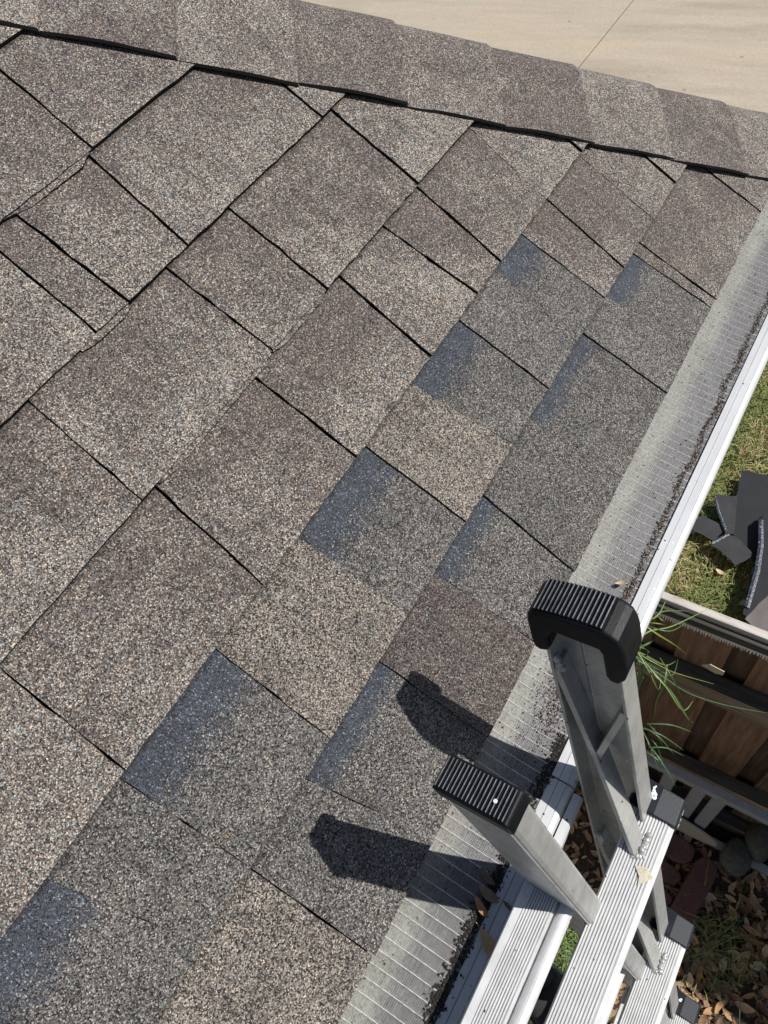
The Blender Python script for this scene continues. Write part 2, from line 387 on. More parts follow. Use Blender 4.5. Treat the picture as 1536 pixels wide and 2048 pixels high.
# roof deck planes (below the shingles)
def deck(P, name): return mk(name, P, [tuple(range(len(P)))], M['felt'], house)
VT = 4.2; v0 = -.012
roof = deck([R3(-6, v0, -.016), R3(HIPU(v0)-.01, v0, -.016), R3(HIPU(VT)-.01, VT, -.016), R3(-6, VT, -.016)], 'roof')
ny = EAVE_U
def R2(a, v, h=0.0):                      # the roof plane beyond the hip: eave runs along Y
    return (ny-v*cp+h*sp, a, v*sp+h*cp)
P2 = [R2(-.012, v0, -.012), R2(6, v0, -.012), R2(6, VT, -.012), R2(VT*cp, VT, -.012)]
V, F = P2, [(0, 1, 2, 3)]
rf2 = mk('roof', V, F, M['old'], house, attrs={'tmix': [.5]*4, 'band': [9]*4, 'topd': [1]*4})
rf2['label'] = 'far slope of the roof beyond the hip'
mk('fascia', *box(-6, .93, .035, .055, -.20, -.03), plain('white_fascia', (.6, .6, .58), .6), house)
mk('soffit', *box(-6, .93, .055, .40, -.20, -.185), plain('white_soffit', (.6, .6, .58), .6), house)
mk('fascia', *box(.935, .955, .035, 6, -.20, -.03), plain('white_fascia_side', (.6, .6, .58), .6), house)
mk('drip_edge', *box(-6, .975, .016, .034, -.06, -.018), M['gutter_in'], house)

# ------------------------------------------------------------------ shingles
EXP = .143
def clip_hip(P, off):                     # keep the part of a polygon on our side of the hip
    out = []
    f = lambda p: (HIPU(p[1])-off)-p[0]
    for i in range(len(P)):
        a, b = P[i], P[(i+1) % len(P)]; fa, fb = f(a), f(b)
        if fa >= 0: out.append(a)
        if (fa >= 0) != (fb >= 0):
            k = fa/(fa-fb); out.append(tuple(a[j]+(b[j]-a[j])*k for j in range(2)))
    return out
TH = .0038
def shingle(row, B0, B1, l0, l1, tone, m0, m1, band=None, drop=0.0, wob=.0007, parent=roof, gap=.0012):
    """one exposed tab; B0 / B1 are its +u and -u sides as (u at the lower edge, u at the row above)"""
    vb, vt = row*EXP-drop, (row+1)*EXP
    ext = .02                              # tucked under the course above
    nu, nv = 14, 8
    seed = rng.random()*100
    tw = (.0006 if rng.random() < .5 else -.0006)
    def edge(B, t, s):                     # t: 0 lower .. 1 top edge
        return B[0]+(B[1]-B[0])*t+wob*(noise.noise((seed+s*7, t*9, 0))*1.6+noise.noise((seed+s*3, t*38, 5))*.9)
    ts = [-drop/EXP]+[i/nv for i in range(1, nv)]+[.93, 1.0, 1+ext/EXP]
    g = gap/2
    V, Aq, Bq, Tq = [], [], [], []
    cols = [i/nu for i in range(nu+1)]
    P = [(edge(B0, 0, 0)-g, vb), ]
    grid = {}
    for j, t in enumerate(ts):
        t_ = min(t, 1.0)
        gv = g*(1+ (.6-.5*t_ if wob > .001 else 0)*(.1+abs(noise.noise((seed, t_*4, 3)))*1.6))
        uR, uL = edge(B0, t_, 0)-gv, edge(B1, t_, 1)+gv
        for i, c in enumerate(cols):
            u = uR+(uL-uR)*c; v = vb+(t*EXP if j else 0)
            if j: v = row*EXP+t*EXP
            if j == 0: v += wob*noise.noise((u*60, row*3.3+seed*0, 1))*1.6+wob*.8*noise.noise((u*240, seed, 2))
            lev = l0+(l1-l0)*c
            h = (1-max(t, 0))*(.0062 if row > 1 else .0050)+lev*.0017+tw*(c-.5)
            if t > 1: h = -.004+lev*.0006
            V.append((u, v, h)); Aq.append(m0+(m1-m0)*c-.6*(t-.45))
            bw = band if band else None
            Bq.append(((1-min(t, 1))*EXP/bw) if bw else 9.0)
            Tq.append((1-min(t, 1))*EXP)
            grid[(j, i)] = len(V)-1
    F, FM = [], []
    nr = len(ts)
    for j in range(nr-1):
        for i in range(nu):
            F.append((grid[(j, i)], grid[(j, i+1)], grid[(j+1, i+1)], grid[(j+1, i)])); FM.append(0)
    # hip clipping: squash vertices beyond the hip back to it
    for q, (u, v, h) in enumerate(V):
        lim = HIPU(v)-.03
        if u > lim: V[q] = (lim, v, h)
    top = len(V)
    for q in range(top):
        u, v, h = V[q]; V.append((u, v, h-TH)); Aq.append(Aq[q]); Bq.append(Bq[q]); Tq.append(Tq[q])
    ring = [grid[(0, i)] for i in range(nu+1)]+[grid[(j, nu)] for j in range(1, nr)]+[grid[(nr-1, i)] for i in range(nu-1, -1, -1)]+[grid[(j, 0)] for j in range(nr-2, 0, -1)]
    for a, b in zip(ring, ring[1:]+ring[:1]): F.append((b, a, a+top, b+top)); FM.append(1)
    W = [R3(*p) for p in V]
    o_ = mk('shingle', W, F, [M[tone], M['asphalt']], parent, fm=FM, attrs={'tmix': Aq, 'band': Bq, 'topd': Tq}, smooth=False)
    if tone != 'old': o_['label'] = {'grey': 'new grey replacement shingle', 'tan': 'new tan replacement shingle', 'red': 'new reddish brown replacement shingle'}[tone]+(' with a slate blue band' if band else '')
    return o_
def pb(bot, top):                         # side of a tab from its two ends in the photograph's sight lines
    return (uv_at(*bot)[0], uv_at(*top)[0])
HB = 1.3
rows = {
 0: [(HB, None, 1, 1, 'old', .6, .6, None), (pb((1518, 430), (1422, 352)), 0, 0, 0, 'old', .25, .35, None), (pb((1470, 520), (1340, 402)), 0, .6, 2, 'old', .3, .25, None),
     (pb((1429, 608), (1280, 491)), 0, 1, 1, 'old', .35, .4, None), (pb((1418, 621), (1268, 511)), 0, 0, .2, 'grey', .5, .6, .030),
     (pb((1370, 710), (1217, 597)), 0, .4, 1.8, 'grey', .75, .8, None), (pb((1327, 790), (1165, 668)), 0, 0, .2, 'grey', .25, .2, .024),
     (pb((1237, 955), (1068, 838)), 0, .3, 1.8, 'grey', .15, -.2, None), (pb((1135, 1140), (965, 992)), 0, 0, .2, 'grey', .35, .45, .026),
     (pb((1063, 1283), (872, 1147)), 0, .3, 1.8, 'red', .2, .1, None), (pb((975, 1480), (760, 1325)), 0, 0, .2, 'grey', .5, .3, .026),
     (pb((872, 1680), (625, 1567)), 0, .2, 2, 'grey', .6, .4, None), (pb((740, 1905), (508, 1740)), 0, 0, 1.4, 'tan', .3, .7, None), ((-.78, -.78), 0, 0, .2, 'grey', .4, .4, .03), ((-.93, -.93), 0, .3, 1.8, 'old', .4, .4, None)],
 1: [(HB, None, 1, 1.4, 'old', .65, .6, None), (pb((1346, 372), (1298, 322)), 0, 0, .3, 'old', .7, .5, None), (pb((1300, 442), (1165, 318)), 0, .4, 2, 'old', .2, .3, None),
     (pb((1240, 540), (1092, 401)), 0, .7, 1, 'old', .05, .4, None), (pb((1203, 600), (1040, 468)), 0, 0, .2, 'grey', .4, .6, .040),
     (pb((1150, 690), (995, 541)), 0, .3, 1.8, 'grey', .8, .75, None), (pb((1088, 778), (915, 640)), 0, 0, .2, 'grey', .3, .4, .042),
     (pb((1008, 880), (829, 771)), 0, .3, 1.7, 'tan', .3, .5, None), (pb((925, 1045), (730, 893)), 0, 0, .2, 'grey', .3, .2, .044),
     (pb((800, 1222), (600, 1074)), 0, .3, 1.7, 'tan', .25, .7, None), (pb((662, 1480), (430, 1297)), 0, 0, .2, 'grey', .45, .3, .043),
     (pb((480, 1720), (240, 1556)), 0, .2, 1.1, 'grey', .5, .3, None), (pb((395, 1880), (120, 1775)), 0, 0, .2, 'grey', .4, .4, .045),
     ((-.66, -.66), 0, .3, 1.8, 'tan', .3, .5, None), ((-.85, -.85), 0, 0, .2, 'grey', .4, .4, .04), ((-1.0, -1.0), 0, .3, 1.8, 'old', .4, .4, None)],
 2: [(HB, None, 1, 2, 'old', .5, .5, None), (pb((1155, 309), (1132, 283)), 0, 0, .3, 'old', .85, .75, None), (pb((1085, 402), (945, 262)), 0, .4, 2.2, 'old', .15, .45, None),
     (pb((990, 525), (825, 370)), 0, .4, 1.3, 'old', .05, .25, None), (pb((946, 590), (765, 453)), 0, .2, 1.8, 'old', .75, .6, None),
     (pb((855, 718), (680, 556)), 0, .2, 1.8, 'old', .2, .4, None), (pb((708, 917), (508, 755)), 0, .3, 1.9, 'old', .15, .45, None),
     (pb((515, 1165), (310, 975)), 0, .1, 1.6, 'old', .15, .75, None), (pb((245, 1535), (0, 1335)), 0, 0, 1.2, 'old', .9, .2, None), ((-.66, -.66), 0, 0, 1.5, 'old', .3, .6, None), ((-.9, -.9), 0, 0, 1.5, 'old', .3, .6, None)],
 3: [(HB, None, 1, 2, 'old', .8, .75, None), (pb((825, 370), (665, 225)), 0, .3, 2, 'old', .15, .75, None), (pb((648, 583), (465, 425)), 0, .2, 1.8, 'old', .35, .5, None),
     (pb((540, 705), (345, 548)), 0, .3, 2.1, 'old', .3, .55, None), (pb((278, 1000), (58, 805)), 0, .2, 1.7, 'old', .2, .75, None), ((-.52, -.52), 0, .2, 1.7, 'old', .3, .4, None), ((-.8, -.8), 0, .2, 1.7, 'old', .3, .7, None)],
 4: [(HB, None, .6, 1.6, 'old', .8, .7, None), (pb((640, 242), (565, 170)), 0, .3, 2, 'old', .3, .55, None), (pb((378, 502), (185, 320)), 0, .4, 2.4, 'old', .25, .5, None),
     (pb((262, 615), (30, 430)), 0, .4, 1.8, 'old', .2, .3, None), (pb((185, 665), (5, 505)), 0, 0, 1.6, 'old', .8, .3, None), ((-.4, -.4), 0, .2, 1.7, 'old', .3, .7, None), ((-.7, -.7), 0, .2, 1.7, 'old', .5, .3, None)],
 5: [(HB, None, .5, 1.6, 'old', .4, .45, None), (pb((168, 292), (0, 140)), 0, .2, 1.7, 'old', .35, .6, None), ((-.21, -.21), 0, .2, 1.7, 'old', .3, .7, None), ((-.5, -.5), 0, .2, 1.7, 'old', .5, .3, None)],
}
for r in range(6, 12):
    L = [(HB, None, .5, 1.6, 'old', .6, .6, None)]; u = HIPU(r*EXP)-.12
    while u > -1.1:
        u -= .12+.16*rng.random(); L.append(((u, u), 0, .2, 1.7, 'old', rng.random()*.7, rng.random()*.8, None))
    rows[r] = L
for r, L in rows.items():
    for i, (B, _, l0, l1, tone, m0, m1, band) in enumerate(L):
        if not isinstance(B, tuple): B = (HIPU(r*EXP)-.02, HIPU((r+1)*EXP)-.02)
        if i+1 < len(L): Bn = L[i+1][0]
        else: Bn = (-1.35, -1.35)
        old = tone == 'old'
        shingle(r, B, Bn, l0, l1, tone, m0, m1, band, wob=.0011 if old else .0008, gap=(.0014 if old else .0006)+(.0018 if (r == 0 and abs(B[1]-pb((740, 1905), (508, 1740))[1]) < 1e-6) else 0))
# doubled edges: slivers of the layer beneath peeping out below a course
def sliver(pts_hi, pts_lo, m0=.5):
    a = [uv_at(*p) for p in pts_hi]; b = [uv_at(*p) for p in pts_lo]
    m_ = len(b)
    b = [p+(q_-p)*max(0, 1-min(i_, m_-1-i_)/3.0) for i_, (p, q_) in enumerate(zip(b, a))]
    V = [R3(p[0], p[1]+.004, .0052) for p in a]+[R3(p[0]+.001*noise.noise((p[0]*200, 0, 0)), p[1]+.0012*noise.noise((p[0]*140, 3, 0)), .0056) for p in b]
    n = len(a); V += [tuple(np.array(p)-np.array(R3(0, 0, .0028))) for p in V]
    F = [(i, i+1, n+i+1, n+i) for i in range(n-1)]+[(n+i, n+i+1, 3*n+i+1, 3*n+i) for i in range(n-1)]
    F += [(0, n, 3*n, 2*n), (n-1, 3*n-1, 4*n-1, 2*n-1)]
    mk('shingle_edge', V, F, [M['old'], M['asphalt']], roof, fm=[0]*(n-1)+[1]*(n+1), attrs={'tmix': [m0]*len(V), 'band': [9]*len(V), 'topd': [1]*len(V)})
def lin(a, b, n): return [(a[0]+(b[0]-a[0])*i/n, a[1]+(b[1]-a[1])*i/n) for i in range(n+1)]
sliver(lin((180, 312), (10, 444), 24), lin((183, 327), (50, 432), 24))
sliver(lin((650, 585), (545, 708), 18), lin((656, 590), (550, 714), 18))
sliver(lin((540, 712), (320, 970), 26), lin((546, 716), (325, 974), 26))
sliver(lin((262, 618), (165, 708), 14), lin((269, 622), (172, 712), 14))

# shingle caps bent over the hip; each laps over the next one down
hd = np.array([-.8093, 1.0]); hd /= np.linalg.norm(hd)          # up the hip, in roof coordinates
hn = np.array([-hd[1], hd[0]])                                   # from the hip towards our slope
RIDGE = np.array([HIPU(0), 0.0])
side2 = None
def hip_pt(s, q, h):
    """s along the hip, q across (+ on our slope, - on the far one), h above the roof"""
    rc = .028
    def pt(q):
        if q >= 0:
            p = RIDGE+hd*s+hn*q; return np.array(R3(p[0], p[1], 0)), np.array([0, -sp, cp])
        p = RIDGE+hd*s+hn*(-q)
        # mirror image on the far slope: swap the two horizontal directions about the hip
        x, y, z = R3(p[0], p[1], 0); return np.array([ny-y, ny-x, z]), np.array([sp, 0, cp])
    a, na = pt(max(q, 0) if q >= 0 else q)
    if abs(q) < rc:
        P1, n1 = pt(rc); P2_, n2 = pt(-rc); t = (q/rc+1)/2
        P0 = np.array(R3(*(RIDGE+hd*s), 0))
        b = (1-t)**2*P2_+2*t*(1-t)*P0+t*t*P1; nn = n2*(1-t)+n1*t; nn /= np.linalg.norm(nn)
        return b+nn*h
    return a+na*h
CAPEX = .146
capobjs = []
lifts = [.004, .005, .003, .006, .004, .007, .0035, .006, .004, .005, .003]
for i in range(-1, 15):
    s0 = i*CAPEX+.035; s1 = s0+CAPEX+.10
    wL = .140+.0015*math.sin(i*2.3)
    lift = lifts[i % len(lifts)]
    nq, ns = 22, 12
    V, TM, BD, F, FM, TD = [], [], [], [], [], []
    for a in range(ns+1):
        t = a/ns
        for c in range(nq+1):
            q = -.14+(wL+.14)*c/nq
            s = s0+(s1-s0)*t
            if t > .62: q -= .006*(q/.14)*min(1, (t-.62)*8)
            if c == nq: q += .0016*noise.noise((s*70, i, 0))+.0009*noise.noise((s*300, i, 4))
            if a == 0: s += .0012*noise.noise((q*80, i, 2))
            up = .0100-.0056*t+lift*max(0, q/.14)**3*((.4+.6*math.sin(math.pi*t/.6)) if t < .6 else .4*(1-t)/.4)+.0012*noise.noise((s*12, q*12, i))
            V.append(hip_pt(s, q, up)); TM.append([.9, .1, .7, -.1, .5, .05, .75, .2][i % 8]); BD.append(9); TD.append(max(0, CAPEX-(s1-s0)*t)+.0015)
    n = len(V)
    for a in range(ns):
        for c in range(nq):
            k = a*(nq+1)+c; F.append((k, k+1, k+nq+2, k+nq+1)); FM.append(0)
    Vd = []
    for k, p in enumerate(V):
        c = k % (nq+1); Vd.append(np.array(p)-np.array([0, 0, .0042 if 0 < c < nq or c == nq else .0036]))
    V = V+Vd; TM += TM; BD += BD
    ring = [c for c in range(nq+1)]+[a*(nq+1)+nq for a in range(1, ns+1)]+[ns*(nq+1)+c for c in range(nq-1, -1, -1)]+[a*(nq+1) for a in range(ns-1, 0, -1)]
    for a, b in zip(ring, ring[1:]+ring[:1]): F.append((b, a, a+n, b+n)); FM.append(0 if (a <= nq and b <= nq) else 1)
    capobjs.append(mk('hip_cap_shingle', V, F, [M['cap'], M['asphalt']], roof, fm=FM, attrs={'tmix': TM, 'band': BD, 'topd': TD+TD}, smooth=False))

# ------------------------------------------------------------------ gutter
gut = empty('gutter', (.2, -.09, -.02), 'white aluminium gutter along the eave under a fine metal mesh guard', 'gutter')
ZL = -.034
def gbase(y):
    return -.0085+(ZL+.0065)*min(1, max(0, (.012-y)/.084))-.0035*math.sin(min(1, max(0, (.012-y)/.084))*math.pi)
def gut_prof(x0, x1, dz=0.0, name='gutter_trough'):
    p = [(-.076, ZL+dz), (-.0765, ZL+.0016+dz), (-.084, ZL+.0016+dz), (-.0845, ZL+.0004+dz), (-.0852, ZL+.0016+dz), (-.093, ZL+.0012+dz), (-.0936, ZL+.0002+dz), (-.0944, ZL+.001+dz),
         (-.099, ZL-.0006+dz), (-.1012, ZL-.004+dz), (-.1016, ZL-.012+dz), (-.0985, ZL-.018+dz), (-.0965, ZL-.03+dz), (-.090, ZL-.046+dz), (-.078, ZL-.058+dz), (-.070, ZL-.068+dz), (-.069, ZL-.105+dz),
         (.028, ZL-.105+dz), (.028, ZL-.002+dz), (.030, ZL-.002+dz), (.030, ZL-.107+dz), (-.0705, ZL-.107+dz), (-.072, ZL-.067+dz), (-.080, ZL-.0565+dz)]
    outer = p[:17]
    # closed sheet-metal section: outer skin, bottom, back
    prof = [(y, z) for y, z in outer]+[(.030, ZL-.105+dz), (.030, ZL-.002+dz), (.0285, ZL-.002+dz), (.0285, ZL-.1035+dz), (-.0675, ZL-.1035+dz), (-.0685, ZL-.067+dz), (-.0765, ZL-.0565+dz), (-.0885, ZL-.0447+dz), (-.095, ZL-.0285+dz), (-.0967, ZL-.016+dz), (-.0975, ZL-.005+dz), (-.093, ZL-.0018+dz), (-.076, ZL-.0016+dz)]
    prof = [(y+.0035 if y < 0 else y, z) for y, z in prof]
    V, F = prism(prof, (0, 0, 0), (0, 1, 0), (0, 0, 1), (1, 0, 0), x0, x1)
    return mk(name, V, F, M['gutter'], gut)
JX = on_z(1120, 1560, ZL)[0]
gut_prof(JX+.0006, .92)
g2 = gut_prof(-1.6, JX-.0006, -.0022)
g2['label'] = 'lower section of gutter, lapped under the ladder'
# the inner flange of the lower section
mk('gutter_flange', *prism([(-.0995, ZL-.004), (-.1075, ZL-.0045), (-.1095, ZL-.008), (-.1095, ZL-.03), (-.1015, ZL-.03), (-.1015, ZL-.008)], (0, 0, 0), (0, 1, 0), (0, 0, 1), (1, 0, 0), -1.6, JX-.004), M['gutter'], gut)
# mesh guard: a corrugated strip from under the shingles to the lip
def guard():
    x0, x1, pitch = -1.5, .90, .0125
    ys = [.014, .006, -.002, -.014, -.026, -.038, -.050, -.060, -.068, -.0745]
    prof = [(0, 0), (.30, .0), (.44, .3), (.5, 1), (.56, .3), (.70, 0)]
    V, F, RB = [], [], []
    xs = []
    nr = int((x1-x0)/pitch)
    for i in range(nr):
        for (a, h) in prof: xs.append((x0+(i+a)*pitch, h, i))
    for yi, y in enumerate(ys):
        t = (y+.0745)/.1
        base = gbase(y)
        for (x, h, i) in xs:
            hh = h*(.0008 if -.064 < y < .004 else .0003)
            sk = .010*(t-.3)*0
            V.append((x+sk, y, base+hh+.0012*noise.noise((x*6, y*9, 0)))); RB.append(h)
    n = len(xs)
    for yi in range(len(ys)-1):
        for k in range(n-1): F.append((yi*n+k, yi*n+k+1, (yi+1)*n+k+1, (yi+1)*n+k))
    return mk('mesh_guard', V, F, M['mesh'], gut, attrs={'rib': RB})
guard()
def grains(name, n, fx, fy, fz, size, mat, parent=None, flat=.6):
    V, F, Rn = [], [], []
    base = np.array([(1, 0, 0), (-.5, .8, 0), (-.5, -.8, 0), (0, 0, .9), (.1, .1, -.4)])
    tri = [(0, 1, 3), (1, 2, 3), (2, 0, 3), (1, 0, 4), (2, 1, 4), (0, 2, 4)]
    for i in range(n):
        x, y = fx(), fy()
        if callable(x): x = x()
        s = size*(.5+rng.random()*1.1); a = rng.random()*6.28
        p = base*(s, s*(.6+.4*rng.random()), s*flat)+rng.normal(0, s*.12, (5, 3))
        c, d = math.cos(a), math.sin(a); p = np.stack([p[:, 0]*c-p[:, 1]*d, p[:, 0]*d+p[:, 1]*c, p[:, 2]], 1)
        p += (x, y, fz(x, y)); k = len(V); V += p.tolist(); F += [tuple(q+k for q in f) for f in tri]; Rn += [rng.random()]*5
    return mk(name, V, F, mat, parent, attrs={'rnd': Rn})
def gz(x, y): return gbase(y)+.0012*noise.noise((x*6, y*9, 0))+.0004+rng.random()*.0016
def clumpy(a, b, yc, sy):
    """positions along the lip, denser where leaves of grit have gathered"""
    st = {}
    def fx():
        while True:
            x = a+(b-a)*rng.random()
            if rng.random() < .35+.9*max(0, noise.noise((x*28, 0, 3))): st['x'] = x; return x
    def fy():
        x = st['x']; return yc+.0045*noise.noise((x*22, 7, 0))+rng.normal(0, sy)
    return fx, fy
fx, fy = clumpy(-.05, .75, -.064, .0022)
thing(grains('roof_grit', 3600, fx, fy, gz, .0011, M['grit']), 'line of brown roof grit caught on the mesh along the gutter lip', 'debris', kind='stuff')
fx, fy = clumpy(-1.2, -.17, -.0665, .0038)
thing(grains('gutter_debris', 5200, fx, fy, gz, .0017, M['grit_dark']), 'dark crumbly debris packed beside the lower gutter lip', 'debris', kind='stuff')
thing(grains('loose_grit', 900, lambda: rng.normal(-.135, .030), lambda: rng.normal(-.046, .011), gz, .0011, M['grit']), 'loose pinkish grit heaped on the mesh behind the tall ladder rail', 'debris', kind='stuff')
thing(grains('scattered_grit', 500, lambda: -.9+1.7*rng.random(), lambda: -.07+.07*rng.random(), gz, .0011, M['grit']), 'scattered specks of grit lying over the mesh guard', 'debris', kind='stuff')

# leaves
def leaf_mesh(L, W, curl, seed):
    r = random.Random(seed); n = 7; V, F = [], []
    for i in range(n+1):
        t = i/n; wdt = W*math.sin(math.pi*min(1, t*.96+.02))**.75*(1-.25*t)
        x = (t-.5)*L
        z = curl*L*(4*(t-.5)**2)*.5
        V += [(x, -wdt/2, z+curl*W*.5), (x, 0, z), (x, wdt/2, z+curl*W*(.3+.4*r.random()))]
    for i in range(n):
        k = i*3; F += [(k, k+3, k+4, k+1), (k+1, k+4, k+5, k+2)]
    V.append(((.5)*L, .0, curl*L*.5)); V.append(((.72)*L, L*.03, curl*L*.7)); V.append(((.72)*L, L*.05, curl*L*.7)); F.append((len(V)-3, len(V)-2, len(V)-1))
    return V, F
leafmeshes = []
def leaf_me(k):
    V, F = leaf_mesh(1.0, .36+.12*(k % 3), .12+.1*(k % 4), k)
    me = bpy.data.meshes.new('leaf'); me.from_pydata(V, [], F); me.materials.append(M['leaf'])
    at = me.attributes.new('rnd', 'FLOAT', 'POINT'); at.data.foreach_set('value', [((k*.37) % 1)]*len(V))
    at = me.attributes.new('wpos', 'FLOAT_VECTOR', 'POINT'); at.data.foreach_set('vector', np.array(V, np.float32).ravel()*.05)
    me.polygons.foreach_set('use_smooth', [True]*len(F)); me.update(); return me
LM = [leaf_me(k) for k in range(11)]
def leaf(loc, size, rot, label, group=None, k=None):
    o = bpy.data.objects.new('dry_leaf', LM[(k if k is not None else random.randrange(11)) % 11]); C.objects.link(o)
    o.location = loc; o.scale = (size,)*3; o.rotation_euler = rot; thing(o, label, 'leaf', group); return o
def leafpx(x, y, z, size, ang, label, k, tilt=0):
    P = on_z(x, y, z); leaf(P, size, (tilt, .1, ang), label, None, k)
leafpx(1243, 1167, -.024, .014, 2.2, 'small tan leaf lying on the mesh just above the tall rubber cap', 5, .5)
leafpx(975, 1757, -.030, .021, 1.2, 'narrow pale leaf on the debris left of the short ladder rail', 3, .3)
leafpx(977, 1790, -.030, .024, 1.4, 'brown oval leaf at the gutter lip below the narrow pale leaf', 1, .2)
leafpx(962, 1816, -.030, .023, 1.1, 'dull brown leaf lowest in the row beside the gutter lip', 6, .2)
leafpx(1016, 1812, -.0325, .013, 1.3, 'sliver of brown leaf on the white gutter lip', 0)
P = on_z(978, 1890, -.0318)
leaf(P, .030, (0, 0, 1.02), 'large flat brown leaf stuck under the gutter flange at the bottom', None, 4)
# twigs
def tube(pts, r, seg=5):
    V, F = [], []; pts = [np.array(p, float) for p in pts]
    for i, p in enumerate(pts):
        d = pts[min(i+1, len(pts)-1)]-pts[max(i-1, 0)]; d /= np.linalg.norm(d)+1e-9
        a = np.cross(d, (0, 0, 1)); a = a/np.linalg.norm(a) if np.linalg.norm(a) > 1e-4 else np.array([1., 0, 0]); b = np.cross(d, a)
        rr = r[i] if hasattr(r, '__len__') else r
        for k in range(seg): V.append(p+rr*(math.cos(6.283*k/seg)*a+math.sin(6.283*k/seg)*b))
    for i in range(len(pts)-1):
        for k in range(seg): F.append((i*seg+k, i*seg+(k+1) % seg, (i+1)*seg+(k+1) % seg, (i+1)*seg+k))
    F += [tuple(range(seg))[::-1], tuple(range((len(pts)-1)*seg, len(pts)*seg))]
    return V, F
def roofpt(x, y, h): u, v = uv_at(x, y, h); return R3(u, v, h)
tw = plain('twig', (.22, .15, .08), .8)
thing(mk('twig', *tube([roofpt(440, 1675, .0085), roofpt(452, 1671, .0095), roofpt(455, 1662, .01), roofpt(463, 1673, .0085)], .0006), tw), 'tiny bent twig on the grey shingles near the bottom left', 'twig')
thing(mk('twig', *tube([roofpt(736, 1586, .0075), roofpt(740, 1594, .0085), roofpt(738, 1604, .0075)], .0006), tw), 'tiny straight twig on the shingles left of the short rubber cap', 'twig')

# ------------------------------------------------------------------ ladder
lad = empty('ladder', (-.28, -.70, GZ), 'silver aluminium multi position ladder with black rubber rail caps leaning on the gutter', 'ladder')
TA = math.radians(76.45); n_ = np.array([0, -math.sin(TA), math.cos(TA)]); X_ = np.array([1., 0, 0])
r_in = np.array([0, -math.cos(TA), -math.sin(TA)])
ph = math.radians(9.79); r_out = np.array([-math.sin(ph), -math.cos(TA)*math.cos(ph), -math.sin(TA)*math.cos(ph)])
Rt = np.array([-.16683, -.04077, .23754]); Lt = np.array([-.32271, -.03644, .24688])
WR, TR = .0643, .0241                      # outer rail: depth and flange width
WL_, TL = .0590, .0240                     # inner rail
# outer rail: a channel whose open side faces the rungs
def crail(O, r, sx, L, name='outer_rail'):
    t = .0032; lip = .0045
    pr = [(0, 0), (WR, 0), (WR, TR), (0, TR)]
    prof = [(0, 0), (t, 0), (t, TR-t-.001), (t+.006, TR-t-.0005), (WR*.32, TR-t-.0005), (WR*.34, TR-t-.0018), (WR*.38, TR-t-.0018), (WR*.40, TR-t-.0005), (WR-t-.006, TR-t-.0005), (WR-t, TR-t-.001), (WR-t, 0), (WR, 0), (WR, TR), (0, TR)]
    V, F = prism(prof, O, n_, X_*sx, r, 0, L)
    return mk(name, V, F, M['alu'], lad, bevel=.0007)
crail(Rt, r_out, 1, .75)
# the same rail carried on below the joint (runs on down to the ground)
crail(Rt+r_out*.7505, r_out*.985/np.linalg.norm(r_out*.985), 1, 2.1, 'outer_rail')
# inner rail: closed box section with rolled edges
def brail(O, L):
    c = .004; prof = [(c, 0), (WL_-c, 0), (WL_-c*.3, c*.3), (WL_, c), (WL_, TL-c), (WL_-c*.3, TL-c*.3), (WL_-c, TL), (c, TL), (c*.3, TL-c*.3), (0, TL-c), (0, c), (c*.3, c*.3)]
    V, F = prism(prof, O, n_, X_, r_in, 0, L); o = mk('inner_rail', V, F, M['alu'], lad)
    # raised bead along the front corner
    V, F = prism([(WL_-.0045, -.0008), (WL_-.003, -.0008), (WL_-.003, .0004), (WL_-.0045, .0004)], O, n_, X_, r_in, .004, L)
    mk('rail_bead', V, F, M['alu'], o)
    return o
brail(Lt, 2.2)
# matching rails on the far side of the ladder (below the picture)
XL = -1.06
crail(np.array([XL-Rt[0]-.0, Rt[1], Rt[2]]), np.array([-r_out[0], r_out[1], r_out[2]]), -1, .75)
crail(np.array([XL-Rt[0]+.0, Rt[1], Rt[2]])+np.array([-r_out[0], r_out[1], r_out[2]])*.7505, np.array([-r_out[0], r_out[1], r_out[2]]), -1, 1.9)
brail(np.array([XL-Lt[0]-TL, Lt[1], Lt[2]]), 2.2)
def ribs(x0, x1, n, h0, h1, duty=.5):
    """outline points of n ridges between x0 and x1"""
    out = []
    p = (x1-x0)/n
    for i in range(n):
        a = x0+i*p; out += [(a+p*.12, h0), (a+p*.30, h1), (a+p*.62, h1), (a+p*.82, h0)]
    return out
